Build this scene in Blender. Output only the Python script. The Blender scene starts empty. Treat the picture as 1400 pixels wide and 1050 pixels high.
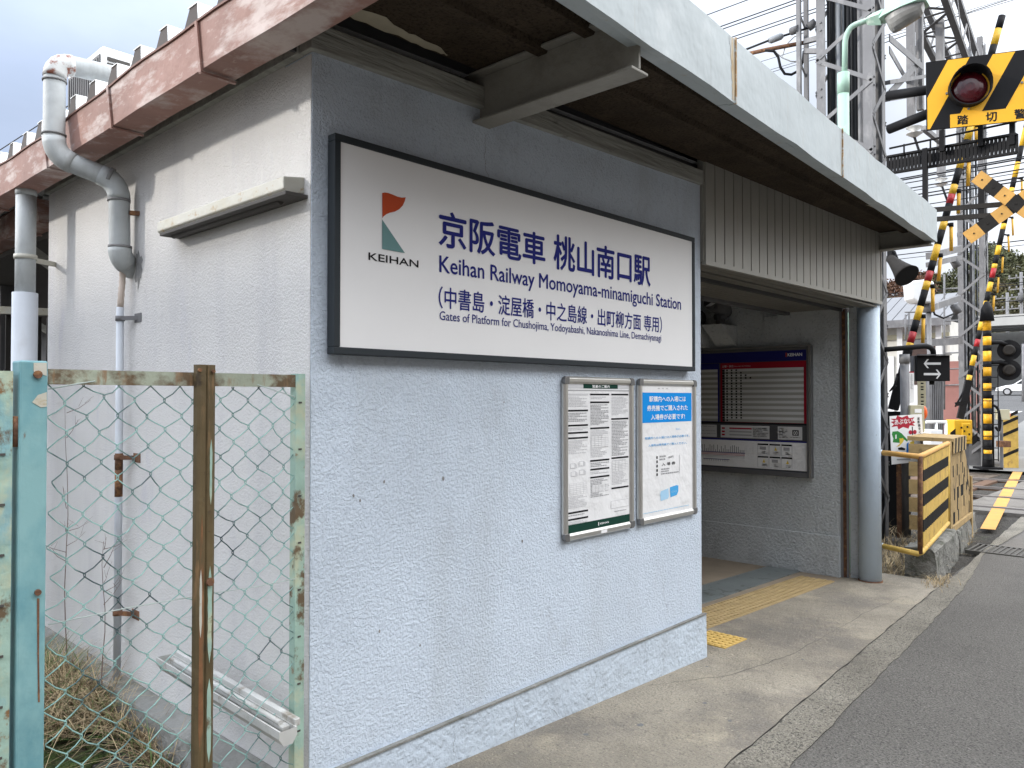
import bpy, math, random
from mathutils import Vector, Matrix
random.seed(7)
sc = bpy.context.scene
COL = sc.collection
rad = math.radians

# ------------------------------------------------------------------ camera
FPX, YAW, PITCH = 1065.0, rad(43.05), rad(1.0)
CAM = Vector((-1.515, -2.38, 1.6))
FW = Vector((math.cos(YAW)*math.cos(PITCH), math.sin(YAW)*math.cos(PITCH), math.sin(PITCH)))
RT = Vector((math.sin(YAW), -math.cos(YAW), 0))
UP = RT.cross(FW)
cd = bpy.data.cameras.new('camera'); cam = bpy.data.objects.new('camera', cd); COL.objects.link(cam)
cd.sensor_width = 36; cd.lens = 36*FPX/1400; cd.clip_start = 0.05; cd.clip_end = 3000
cam.location = CAM
cam.rotation_euler = (rad(90)+PITCH, 0, YAW-rad(90))
sc.camera = cam
# ------------------------------------------------------------------ light
SUN_TRAVEL = Vector((1.0, -0.9, -0.5)).normalized()
sd = bpy.data.lights.new('sun', 'SUN'); so = bpy.data.objects.new('sun', sd); COL.objects.link(so)
sd.energy = 1.8; sd.angle = rad(3.0); sd.color = (1.0, 0.94, 0.86)
so.rotation_euler = SUN_TRAVEL.to_track_quat('-Z', 'Y').to_euler()
so.location = (-20, 18, 12)
wd = bpy.data.worlds.new('World'); sc.world = wd; wd.use_nodes = True
wn, wl = wd.node_tree.nodes, wd.node_tree.links
wn.clear()
wo = wn.new('ShaderNodeOutputWorld'); bg = wn.new('ShaderNodeBackground')
sky = wn.new('ShaderNodeTexSky'); sky.sky_type = 'NISHITA'; sky.sun_disc = False
sky.sun_elevation = math.asin(-SUN_TRAVEL.z)
sky.sun_rotation = math.atan2(-SUN_TRAVEL.x, -SUN_TRAVEL.y)
bg.inputs['Strength'].default_value = 0.1
tc = wn.new('ShaderNodeTexCoord')
mp = wn.new('ShaderNodeMapping'); mp.inputs['Scale'].default_value = (1, 1, 2.2)
nz = wn.new('ShaderNodeTexNoise'); nz.inputs['Scale'].default_value = 1.9; nz.inputs['Detail'].default_value = 7; nz.inputs['Roughness'].default_value = .55
rp = wn.new('ShaderNodeValToRGB'); rp.color_ramp.elements[0].position = .36; rp.color_ramp.elements[1].position = .60
rp.color_ramp.elements[0].color = (.70, .70, .70, 1)
wl.new(tc.outputs['Generated'], mp.inputs['Vector']); wl.new(mp.outputs[0], nz.inputs['Vector']); wl.new(nz.outputs['Fac'], rp.inputs[0])
# broad cloud brightness: greyer towards the left of the view, brighter to the right
dt = wn.new('ShaderNodeVectorMath'); dt.operation = 'DOT_PRODUCT'
wl.new(tc.outputs['Generated'], dt.inputs[0]); dt.inputs[1].default_value = (0.45, -0.85, 0.25)
cr = wn.new('ShaderNodeValToRGB')
sh_ = wn.new('ShaderNodeMapRange'); sh_.inputs['From Min'].default_value = -1; sh_.inputs['From Max'].default_value = 1
wl.new(dt.outputs['Value'], sh_.inputs['Value'])
cr.color_ramp.elements[0].position = .15; cr.color_ramp.elements[0].color = (3.9, 4.7, 6.4, 1)
cr.color_ramp.elements[1].position = .62; cr.color_ramp.elements[1].color = (6.3, 6.7, 7.4, 1)
e_ = cr.color_ramp.elements.new(.95); e_.color = (19, 19.2, 19.6, 1)
wl.new(sh_.outputs[0], cr.inputs[0])
mx = wn.new('ShaderNodeMix'); mx.data_type = 'RGBA'
sx_ = wn.new('ShaderNodeSeparateXYZ'); wl.new(tc.outputs['Generated'], sx_.inputs[0])
el = wn.new('ShaderNodeMapRange'); el.inputs['From Min'].default_value = .30; el.inputs['From Max'].default_value = 1; el.inputs['To Min'].default_value = 1.0; el.inputs['To Max'].default_value = 3.8   # overcast: brighter overhead
wl.new(sx_.outputs['Z'], el.inputs['Value'])
vm = wn.new('ShaderNodeVectorMath'); vm.operation = 'SCALE'; wl.new(cr.outputs[0], vm.inputs[0]); wl.new(el.outputs[0], vm.inputs['Scale'])
gd = wn.new('ShaderNodeVectorMath'); gd.operation = 'DOT_PRODUCT'; wl.new(tc.outputs['Generated'], gd.inputs[0]); gd.inputs[1].default_value = tuple(-SUN_TRAVEL)
gm = wn.new('ShaderNodeMapRange'); gm.interpolation_type = 'SMOOTHSTEP'; gm.inputs['From Min'].default_value = .62; gm.inputs['From Max'].default_value = 1; gm.inputs['To Max'].default_value = 22    # thin cloud glowing round the sun
wl.new(gd.outputs['Value'], gm.inputs['Value'])
ga_ = wn.new('ShaderNodeVectorMath'); ga_.operation = 'ADD'; wl.new(vm.outputs[0], ga_.inputs[0]); wl.new(gm.outputs[0], ga_.inputs[1]); vm = ga_
wl.new(rp.outputs[0], mx.inputs['Factor']); wl.new(sky.outputs[0], mx.inputs['A']); wl.new(vm.outputs[0], mx.inputs['B'])
wl.new(mx.outputs['Result'], bg.inputs['Color']); wl.new(bg.outputs[0], wo.inputs['Surface'])
sc.view_settings.view_transform = 'Standard'; sc.view_settings.look = 'None'
sc.view_settings.exposure = 0.5; sc.view_settings.gamma = 1
sc.cycles.max_bounces = 6; sc.cycles.diffuse_bounces = 4

# ------------------------------------------------------------------ helpers: places
def ray(px, py): return FW + RT*((px-700)/FPX) + UP*((525-py)/FPX)
def on(ax, px, py, v):
    d = ray(px, py); return CAM + d*((v-CAM[ax])/d[ax])
def onx(px, py, v): return on(0, px, py, v)
def ony(px, py, v): return on(1, px, py, v)
def onz(px, py, v): return on(2, px, py, v)
def dep(px, py, t): return CAM + ray(px, py)*t
def gz(x):                                  # height of the ground
    if x < 7.23: return .045-.032*(x-2.7)
    if x < 21: return -.1
    return -.1+(x-21)*.037
def gr(px, py):
    z = 0
    for _ in range(12):
        p = onz(px, py, z); z = gz(p.x)
    return p
V = Vector

# ------------------------------------------------------------------ helpers: materials
def S(h, k=1.0):
    h = h.lstrip('#'); r = []
    for i in (0, 2, 4):
        c = int(h[i:i+2], 16)/255
        r.append((c/12.92 if c <= .04045 else ((c+.055)/1.055)**2.4)*k)
    return tuple(r)
MATS = {}
def mat(name, col, rough=.6, metal=0.0, var=.12, vs=3.0, layers=(), bump=(), spec=.4, vstretch=(1,1,1), alpha=None, trans=0):
    m = bpy.data.materials.new(name); m.use_nodes = True
    n, l = m.node_tree.nodes, m.node_tree.links
    b = n['Principled BSDF']
    b.inputs['Roughness'].default_value = rough; b.inputs['Metallic'].default_value = metal
    b.inputs['Specular IOR Level'].default_value = spec
    if trans: b.inputs['Transmission Weight'].default_value = trans
    if isinstance(col, str): col = S(col)
    t = n.new('ShaderNodeTexCoord')
    def noise(scale, stretch=(1,1,1), detail=5, r=.6):
        q = n.new('ShaderNodeMapping'); q.inputs['Scale'].default_value = stretch
        q.inputs['Location'].default_value = (random.random()*7, random.random()*7, random.random()*7)
        l.new(t.outputs['Object'], q.inputs[0])
        z = n.new('ShaderNodeTexNoise'); z.inputs['Scale'].default_value = scale; z.inputs['Detail'].default_value = detail; z.inputs['Roughness'].default_value = r
        l.new(q.outputs[0], z.inputs['Vector']); return z.outputs['Fac']
    cur = None
    if var > 0:
        f = noise(vs, vstretch, 6)
        rr = n.new('ShaderNodeValToRGB'); e = rr.color_ramp.elements
        e[0].position = .28; e[1].position = .72
        e[0].color = tuple(max(0, c*(1-var)) for c in col)+(1,); e[1].color = tuple(c*(1+var) for c in col)+(1,)
        l.new(f, rr.inputs[0]); cur = rr.outputs[0]
    for L in layers:
        c2, scale, lo, hi = L[:4]; st = L[4] if len(L) > 4 else (1,1,1); op = L[5] if len(L) > 5 else 1.0
        if isinstance(c2, str): c2 = S(c2)
        f = noise(scale, st, 8, .65)
        rr = n.new('ShaderNodeMapRange'); rr.inputs['From Min'].default_value = lo; rr.inputs['From Max'].default_value = hi
        rr.inputs['To Max'].default_value = op
        l.new(f, rr.inputs['Value'])
        x = n.new('ShaderNodeMix'); x.data_type = 'RGBA'
        l.new(rr.outputs[0], x.inputs['Factor'])
        if cur is None: x.inputs['A'].default_value = tuple(col)+(1,)
        else: l.new(cur, x.inputs['A'])
        x.inputs['B'].default_value = tuple(c2)+(1,)
        cur = x.outputs['Result']
    if cur is None: b.inputs['Base Color'].default_value = tuple(col)+(1,)
    else: l.new(cur, b.inputs['Base Color'])
    prev = None
    for B in bump:
        kind, scale, dist = B[:3]; st = B[3] if len(B) > 3 else (1,1,1); lo = B[4] if len(B) > 4 else .3; hi = B[5] if len(B) > 5 else .7
        if kind == 'n':
            f = noise(scale, st, 4, .55)
        else:
            q = n.new('ShaderNodeMapping'); q.inputs['Scale'].default_value = st; l.new(t.outputs['Object'], q.inputs[0])
            z = n.new('ShaderNodeTexVoronoi'); z.inputs['Scale'].default_value = scale; z.feature = 'SMOOTH_F1'
            l.new(q.outputs[0], z.inputs['Vector']); f = z.outputs['Distance']
        rr = n.new('ShaderNodeMapRange'); rr.interpolation_type = 'SMOOTHSTEP'
        rr.inputs['From Min'].default_value = lo; rr.inputs['From Max'].default_value = hi
        l.new(f, rr.inputs['Value'])
        bp = n.new('ShaderNodeBump'); bp.inputs['Distance'].default_value = dist; bp.inputs['Strength'].default_value = 1
        l.new(rr.outputs[0], bp.inputs['Height'])
        if prev: l.new(prev, bp.inputs['Normal'])
        prev = bp.outputs[0]
    if prev: l.new(prev, b.inputs['Normal'])
    MATS[name] = m
    return m
RUST = S('#5a3520'); RUSTL = S('#8a5a35'); RUSTD = S('#3a2a1e')
M = {}
M['blue_wall'] = mat('blue_wall', (.60, .675, .765), .8, var=.09, vs=1.3, spec=.25,
    layers=[((.41,.475,.56), 44, .55, .66, (1,1,1), .5), ((.50,.55,.60), 1.1, .50, .72, (2.2,1,.3), .6), ((.70,.77,.85), 80, .58, .7, (1,1,1), .5), ((.47,.51,.56), 2.0, .58, .8, (1.6,1,.35), .45), ((.45,.49,.54), 5, .56, .72, (1,1,.7), .45), ((.12,.11,.10), 26, .765, .80, (1,1,1), .8)],
    bump=[('n', 85, .0019, (1,1,1), .42, .60), ('n', 210, .0009, (1,1,1), .3, .7)])
M['blue_base'] = mat('blue_base', (.50, .57, .645), .75, var=.08, vs=2.5,
    layers=[((.38,.42,.46), 5, .52, .75, (1,1,.4), .6), ((.30,.32,.34), 30, .66, .75, (1,1,.5), .5)], bump=[('n', 40, .003), ('n', 8, .004)])
M['white_wall'] = mat('white_wall', (.645, .635, .62), .8, var=.05, vs=1.2,
    layers=[((.50,.495,.51), 1.6, .5, .75, (1,2.2,.45), .6), ((.46,.46,.55), 2.6, .60, .74, (1,2.0,.6), .35), ((.42,.42,.42), 55, .62, .72, (1,1,1), .3), ((.2,.19,.18), 9, .76, .80, (1,1,1), .6)],
    bump=[('n', 110, .0019, (1,1,1), .35, .65), ('n', 300, .0008)])
M['inner_wall'] = mat('inner_wall', (.54, .565, .57), .8, var=.1, vs=1.5,
    layers=[((.22,.24,.25), 40, .56, .68, (1,1,1), .6), ((.24,.25,.25), 2.5, .55, .75, (1,1,.4), .6)], bump=[('n', 45, .006)])
M['interior_shade'] = mat('interior_shade', (.06, .06, .06), .8)  # near black in place of the shade inside the entrance and roof
M['concrete'] = mat('pavement_concrete', (.27, .24, .19), .85, var=.3, vs=1.1,
    layers=[((.165,.148,.128), 1.5, .47, .62, (1,1,1), .8), ((.46,.40,.29), 2.2, .55, .74, (1,1,1), .6), ((.13,.12,.105), 5, .60, .74, (1,1,1), .6), ((.10,.09,.075), 42, .585, .66, (1,1,1), .55), ((.52,.46,.36), 36, .61, .69, (1,1,1), .45), ((.10,.09,.075), 95, .55, .64, (1,1,1), .65), ((.60,.53,.40), 70, .60, .70, (1,1,1), .55), ((.09,.085,.08), 14, .745, .765, (1,1,1), .8)],
    bump=[('n', 80, .004), ('n', 6, .006)])
M['floor'] = mat('entrance_floor', (.24, .195, .145), .8, var=.2, vs=1.5, layers=[((.16,.135,.105), 2.2, .5, .7, (1,1,1), .7)], bump=[('n', 90, .001)])
M['aggregate'] = mat('kerb_aggregate', (.275, .252, .205), .9, var=.2, vs=2,
    layers=[((.06,.056,.05), 60, .54, .61, (1,1,1), .9), ((.46,.43,.36), 80, .60, .68, (1,1,1), .7), ((.15,.135,.11), 2.2, .48, .66, (1,1,1), .65)], bump=[('n', 85, .008, (1,1,1), .4, .62)])
M['asphalt'] = mat('asphalt', (.148, .139, .125), .85, var=.14, vs=.7,
    layers=[((.05,.047,.042), 95, .50, .60, (1,1,1), .8), ((.29,.275,.25), 62, .60, .67, (1,1,1), .8), ((.07,.066,.06), .9, .52, .75, (1,1,1), .5), ((.50,.48,.44), 45, .72, .745, (1,1,1), .9)], bump=[('n', 85, .006)], spec=.25)
M['asphalt_far'] = mat('asphalt_far', (.085, .085, .085), .9, var=.15, vs=.3, bump=[('n', 40, .01)])
M['soil'] = mat('soil', (.05, .045, .038), .95, var=.3, vs=6, layers=[((.20,.18,.15), 40, .58, .66, (1,1,1), .8), ((.05,.07,.02), 3, .60, .7, (1,1,1), .6)], bump=[('n', 30, .02)])
M['moss'] = mat('moss', (.055, .085, .015), .95, var=.5, vs=18, layers=[((.10,.08,.04), 8, .5, .65)], bump=[('n', 60, .02)])
M['timber'] = mat('weathered_timber', (.30, .30, .27), .8, var=.25, vs=4, vstretch=(.6,6,6), layers=[((.10,.095,.085), 9, .60, .72, (.7,1.5,1.5), .8)], bump=[('n', 12, .003, (.5,5,5))])
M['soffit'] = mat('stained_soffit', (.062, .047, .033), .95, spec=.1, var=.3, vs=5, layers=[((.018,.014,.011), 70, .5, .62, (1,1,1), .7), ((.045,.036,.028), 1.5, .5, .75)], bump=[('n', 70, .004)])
M['peel'] = mat('peeling_paint', (.42, .38, .29), .8, var=.12, vs=8)
M['steel_beam'] = mat('steel_beam', (.26, .25, .22), .6, var=.15, vs=3, layers=[((.06,.05,.04), 24, .70, .76), ((.13,.115,.095), 2.3, .52, .75)], bump=[('n', 30, .0015)])
M['fascia'] = mat('fascia_paint', (.40, .445, .455), .55, var=.07, vs=1.2, layers=[((.43,.47,.48), 3, .52, .75, (1,1,.25), .6), ((.36,.27,.16), 4, .62, .76, (3,3,.12), .65), ((.25,.26,.255), 7, .60, .74, (4,4,.18), .5), ((.60,.63,.63), 3, .58, .7, (1,1,1), .4), ((.20,.10,.05), 30, .75, .79)], bump=[('n', 2.5, .006)])
M['rust_wash'] = mat('rust_wash', (.42, .34, .22), .7, var=.2, vs=9, vstretch=(3,3,.3), layers=[((.46,.50,.51), 9, .46, .58, (3,3,.25), .95), ((.27,.15,.06), 14, .58, .68, (2,2,.3), .9)])
M['rust_seam'] = mat('rusty_seam', (.33, .21, .10), .8, var=.4, vs=12, layers=[((.45,.47,.46), 16, .52, .60)])
M['cladding'] = mat('entrance_cladding', (.33, .32, .285), .5, var=.08, vs=1.2, layers=[((.25,.20,.14), 4, .58, .78, (2,2,.3), .5), ((.20,.195,.18), 1.2, .5, .75, (1,1,1), .4)])
M['ceiling'] = mat('ceiling_plank', (.17, .16, .135), .6, var=.1, vs=3)
M['gutter'] = mat('salmon_gutter', (.29, .16, .13), .65, var=.22, vs=3,
    layers=[((.55,.47,.44), 3.6, .49, .62, (1,.9,3.2), .85), ((.24,.12,.095), 3, .55, .7, (1,1,1), .6), ((.50,.40,.36), 22, .60, .68, (1,.5,2), .5)], bump=[('n', 5, .004)])
M['gutter_dark'] = mat('gutter_edge', (.16, .08, .06), .7)
M['roof'] = mat('roof_metal', (.62, .63, .63), .5, var=.15, vs=4, layers=[((.3,.28,.26), 6, .6, .72)])
M['rib_shade'] = mat('rib_end_shade', (.055, .045, .04), .8)  # near black for the shade inside the open rib ends
M['pipe'] = mat('grey_pipe', (.41, .435, .44), .6, var=.16, vs=4, layers=[((.24,.245,.24), 5, .50, .70, (1,1,.4), .75), ((.62,.62,.58), 12, .62, .72, (1,1,.5), .6)], bump=[('n', 20, .001)])
M['pipe_rust'] = mat('pipe_rust', (.55, .56, .55), .6, var=.1, layers=[((.22,.08,.05), 14, .48, .56)], bump=[('n', 20, .001)])
M['pipe_dirt'] = mat('pipe_dirt', (.20, .20, .20), .8, var=.35, vs=20)
M['pvc'] = mat('pale_pvc', (.50, .53, .57), .5, var=.1, layers=[((.36,.36,.36), 6, .52, .72, (1,1,.4), .6)])
M['hairline'] = mat('hairline', (.13, .13, .13), .9, var=.2)
M['flex'] = mat('flex_hose', (.52, .44, .38), .7, var=.1)
M['rust_bright'] = mat('rust_bright', (.19, .09, .04), .85, var=.4, vs=14, layers=[((.10,.075,.035), 9, .48, .60, (2,2,.5), .9)])
M['rust'] = mat('rust', (.14, .07, .04), .9, var=.4, vs=18, layers=[((.28,.14,.06), 20, .52, .64)], bump=[('n', 50, .002)])
M['dirty_white'] = mat('dirty_white', (.46, .46, .44), .6, var=.18, vs=5, layers=[((.20,.17,.13), 8, .56, .68), ((.26,.12,.06), 14, .67, .72)])
M['lamp_cream'] = mat('lamp_cream', (.50, .49, .43), .5, var=.06, layers=[((.36,.24,.11), 16, .57, .66, (1,1,1.5), .85), ((.5,.45,.3), 4, .5, .7, (1,1,1), .5)], bump=[('n', 20, .001)])
M['dark_under'] = mat('dark_under', (.07, .065, .06), .8)
M['teal'] = mat('teal_paint', (.135, .305, .34), .5, var=.2, vs=2.0, vstretch=(1,1,.5), layers=[((.25,.43,.43), 3, .48, .64, (1,1,.6), .8), ((.06,.22,.28), 5, .55, .68, (1,1,.4), .6), ((.40,.46,.44), 7, .64, .70, (1,1,.6), .8), ((.16,.09,.05), 9, .68, .73, (1.5,1.5,.5), .9)], bump=[('n', 12, .001)])
M['pale_green'] = mat('peeling_green', (.30, .43, .36), .6, var=.2, vs=6, layers=[((.42,.46,.33), 5, .50, .60), ((.20,.38,.42), 6, .56, .64, (1,1,.5), .8), ((.115,.07,.035), 7, .545, .60, (1,1,.8), .95), ((.22,.12,.05), 11, .60, .66)], bump=[('n', 12, .0025)])
M['rust_olive'] = mat('rusted_olive', (.105, .075, .035), .55, var=.35, vs=5, vstretch=(2,2,.4), layers=[((.36,.44,.34), 6, .655, .70, (1.5,1.5,.35), .9), ((.34,.19,.09), 9, .58, .70, (2,2,.25), .8), ((.05,.035,.02), 14, .58, .66)], bump=[('n', 20, .0015)])
M['rail_rust'] = mat('rail_rust', (.33, .36, .28), .65, var=.2, vs=6, layers=[((.115,.07,.035), 4.5, .47, .56, (1,1,1.2), .95), ((.24,.14,.07), 12, .55, .64, (2.5,1,.5), .8)], bump=[('n', 20, .002)])
M['mesh_wire'] = mat('mesh_wire', (.25, .42, .38), .5, var=.3, vs=14, layers=[((.04,.07,.075), 5, .48, .62)])
M['wire_steel'] = mat('wire_steel', (.4, .46, .43), .5)
M['dry_grass'] = mat('dry_grass', (.40, .31, .18), .85, var=.45, vs=14)
M['brown_grass'] = mat('brown_grass', (.19, .135, .075), .9, var=.4, vs=14)
M['green_grass'] = mat('green_grass', (.085, .14, .035), .8, var=.4, vs=9)
M['stem'] = mat('dry_stem', (.17, .12, .10), .9)
M['footing'] = mat('old_concrete', (.23, .23, .215), .9, var=.2, vs=2.5, layers=[((.12,.125,.10), 4, .5, .68, (1,1,1), .8), ((.45,.44,.42), 9, .62, .72)], bump=[('n', 30, .004)])
M['curb'] = mat('mossy_curb', (.20, .195, .175), .95, var=.3, vs=5, layers=[((.07,.075,.055), 6, .5, .64, (1,1,1), .85), ((.34,.33,.30), 14, .6, .7)], bump=[('n', 18, .015), ('n', 70, .004)])
M['frame_dark'] = mat('dark_frame', (.030, .036, .041), .6, var=.05, spec=.2)
M['sign_white'] = mat('sign_white', (.80, .795, .79), .55, spec=.2, var=.015, layers=[((.6,.58,.56), 20, .78, .80)])
M['navy'] = mat('navy_ink', (.025, .03, .185), .8, var=0, spec=.08)
M['ink'] = mat('black_ink', (.02, .02, .022), .8, var=0, spec=.08)
M['grey_ink'] = mat('grey_ink', (.36, .36, .37), .8, var=0, spec=.08)
M['lt_ink'] = mat('light_grey_ink', (.58, .58, .59), .8, var=0, spec=.08)
M['logo_red'] = mat('logo_red', (.47, .075, .028), .8, var=0, spec=.08)
M['logo_teal'] = mat('logo_teal', (.15, .27, .27), .8, var=0, spec=.08)
M['alu'] = mat('aluminium', (.62, .61, .58), .34, metal=.85, var=.06, vs=9)
M['alu_dark'] = mat('aluminium_corner', (.20, .20, .20), .4, metal=.6, var=.05)
M['paper'] = mat('paper', (.80, .80, .80), .35, var=.02, bump=[('n', 5, .006)])
M['sky_ink'] = mat('sky_blue_ink', (.012, .27, .72), .8, var=0, spec=.08)
M['cyan_ink'] = mat('cyan_ink', (.08, .38, .72), .8, var=0, spec=.08)
M['pale_cyan'] = mat('pale_cyan_ink', (.38, .60, .78), .8, var=0, spec=.08)
M['white_ink'] = mat('white_ink', (.85, .85, .85), .8, var=0, spec=.08)
M['green_ink'] = mat('dark_green_ink', (.012, .05, .035), .8, var=0, spec=.08)
M['blue_ink'] = mat('deep_blue_ink', (.02, .022, .16), .8, var=0, spec=.08)
M['red_ink'] = mat('crimson_ink', (.36, .012, .03), .8, var=0, spec=.08)
M['row_a'] = mat('row_pale', (.62, .62, .62), .8, var=0, spec=.08)
M['row_b'] = mat('row_grey', (.36, .36, .33), .8, var=0, spec=.08)
M['board_dark'] = mat('board_dark', (.07, .07, .075), .5, var=0)
M['tactile'] = mat('tactile_yellow', (.40, .295, .145), .75, var=.15, vs=4, layers=[((.28,.20,.08), 9, .52, .7, (1,1,1), .6), ((.22,.15,.07), 2.2, .5, .75, (1,1,1), .5)])
M['tactile_new'] = mat('tactile_bright', (.58, .39, .12), .65, var=.1, layers=[((.34,.22,.06), 12, .56, .68, (1,1,1), .5)])
M['drain_plate'] = mat('wet_plate', (.145, .165, .165), .35, var=.2, layers=[((.05,.055,.05), 9, .58, .62, (1,1,1), .9)])
M['post_blue'] = mat('column_paint', (.55, .65, .75), .5, var=.06, vs=2, layers=[((.05,.035,.025), 26, .70, .73), ((.36,.44,.52), 3, .5, .7, (1,1,.4), .5)], bump=[('n', 30, .001)])
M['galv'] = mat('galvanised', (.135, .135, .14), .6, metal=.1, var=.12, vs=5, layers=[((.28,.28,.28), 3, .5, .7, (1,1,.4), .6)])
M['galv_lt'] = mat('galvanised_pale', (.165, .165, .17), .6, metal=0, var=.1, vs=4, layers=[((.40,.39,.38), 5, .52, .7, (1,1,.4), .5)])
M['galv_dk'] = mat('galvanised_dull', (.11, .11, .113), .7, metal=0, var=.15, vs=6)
M['cable'] = mat('black_cable', (.016, .017, .019), .6, var=.2, spec=.15)
M['conduit'] = mat('grey_conduit', (.22, .235, .25), .5, var=.15)
M['black'] = mat('black_paint', (.012, .012, .013), .6, var=.15, spec=.12)
M['sun_black'] = mat('faded_black', (.026, .024, .022), .7, spec=.12, var=.25, vs=8)
M['yellow'] = mat('crossing_yellow', (.78, .40, .018), .45, var=.04)
M['arm_yellow'] = mat('arm_yellow', (.66, .39, .02), .45, var=.1, vs=6)
M['arm_red'] = mat('arm_red', (.36, .015, .02), .45, var=.08)
M['faded_yellow'] = mat('faded_yellow', (.60, .33, .085), .6, var=.14, vs=6, layers=[((.3,.18,.07), 16, .66, .72)])
M['tassel'] = mat('tassel_yellow', (.72, .40, .04), .6, var=.05)
M['lens'] = mat('red_lens', (.05, .002, .005), .16, var=.1, spec=.7)
M['mint'] = mat('mint_paint', (.34, .50, .405), .5, var=.08, vs=3, layers=[((.62,.72,.62), 7, .58, .7), ((.25,.17,.08), 18, .68, .73)])
M['lamp_glass'] = mat('lamp_glass', (.23, .225, .21), .25, var=.3, vs=9, spec=.6)
M['fence_yellow'] = mat('worn_yellow', (.56, .37, .085), .7, var=.16, vs=7, layers=[((.30,.17,.07), 10, .56, .66, (1,1,.5), .8), ((.11,.06,.035), 14, .64, .69)], bump=[('n', 20, .002)])
M['fence_black'] = mat('worn_black', (.02, .019, .018), .8, spec=.1, var=.3, vs=9, layers=[((.22,.16,.06), 18, .66, .72)])
M['wood_worn'] = mat('worn_slats', (.36, .25, .11), .8, var=.25, vs=6, layers=[((.12,.085,.05), 8, .54, .66, (1,1,.4), .8)], bump=[('n', 16, .003)])
M['beige_box'] = mat('beige_box', (.46, .43, .30), .5, var=.06)
M['orange_lens'] = mat('orange_button', (.75, .12, .02), .35, var=.05)
M['lime'] = mat('lime_label', (.66, .68, .06), .5, var=0)
M['poster_green'] = mat('poster_green', (.035, .24, .05), .5, var=0)
M['poster_red'] = mat('poster_red', (.42, .02, .045), .5, var=0)
M['poster_blue'] = mat('poster_blue', (.02, .17, .55), .5, var=0)
M['poster_yellow'] = mat('poster_yellow', (.75, .55, .07), .5, var=0)
M['rail'] = mat('rusty_rail', (.115, .062, .035), .6, var=.3, vs=7)
M['rail_top'] = mat('rail_head', (.23, .21, .2), .35, metal=.5, var=.1)
M['crossing_panel'] = mat('crossing_panel', (.165, .152, .135), .9, var=.2, vs=1.5, layers=[((.11,.1,.085), 4, .52, .68)], bump=[('n', 60, .004)])
M['road_orange'] = mat('road_orange', (.55, .27, .065), .8, var=.12, layers=[((.25,.2,.15), 16, .60, .67)])
M['road_white'] = mat('road_white', (.62, .62, .61), .8, var=.1, layers=[((.25,.25,.25), 5, .6, .7)])
M['grate'] = mat('drain_grate', (.09, .085, .075), .6, metal=.3)
M['ballast'] = mat('ballast', (.17, .135, .105), .95, var=.4, vs=12, bump=[('n', 25, .05)])
M['shed_roof'] = mat('corrugated_roof', (.17, .175, .185), .55, var=.08, vs=2)
M['shed_wall'] = mat('cream_wall', (.60, .585, .54), .8, var=.08)
M['shed_brown'] = mat('brown_panel', (.055, .03, .024), .6, var=.2)
M['pink'] = mat('pinkish_panel', (.30, .14, .12), .7, var=.1)
M['white_paint'] = mat('white_paint', (.76, .77, .77), .4, var=.04)
M['tyre'] = mat('tyre', (.015, .015, .015), .8)
M['car_glass'] = mat('car_glass', (.02, .025, .03), .08, var=0, spec=.8)
M['chrome'] = mat('wheel_rim', (.45, .45, .46), .3, metal=.8, var=0)
M['hill'] = mat('hillside', (.10, .085, .045), .95, var=.4, vs=.08)
M['forest'] = mat('forest_leaf', (.065, .07, .03), .9, var=.6, vs=.09, layers=[((.12,.08,.038), .045, .50, .62), ((.09,.10,.03), .3, .55, .7)])
M['russet'] = mat('russet_leaf', (.105, .052, .030), .9, var=.5, vs=.12, layers=[((.07,.06,.025), .1, .6, .72)])
M['house_wall'] = mat('house_wall', (.50, .48, .44), .8)
M['dark_siding'] = mat('dark_siding', (.10, .075, .055), .8)  # kept dark so the added houses bounce little light
M['tile_roof'] = mat('tile_roof', (.09, .09, .10), .6, var=.1)
M['far_path'] = mat('far_path', (.17, .168, .16), .9, var=.1)
M['bridge'] = mat('bridge_concrete', (.36, .36, .345), .8, var=.1, vs=.4)
M['shade'] = mat('under_bridge', (.34, .34, .33), .9)
M['insulator'] = mat('porcelain', (.72, .72, .70), .25, var=.03)

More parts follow.
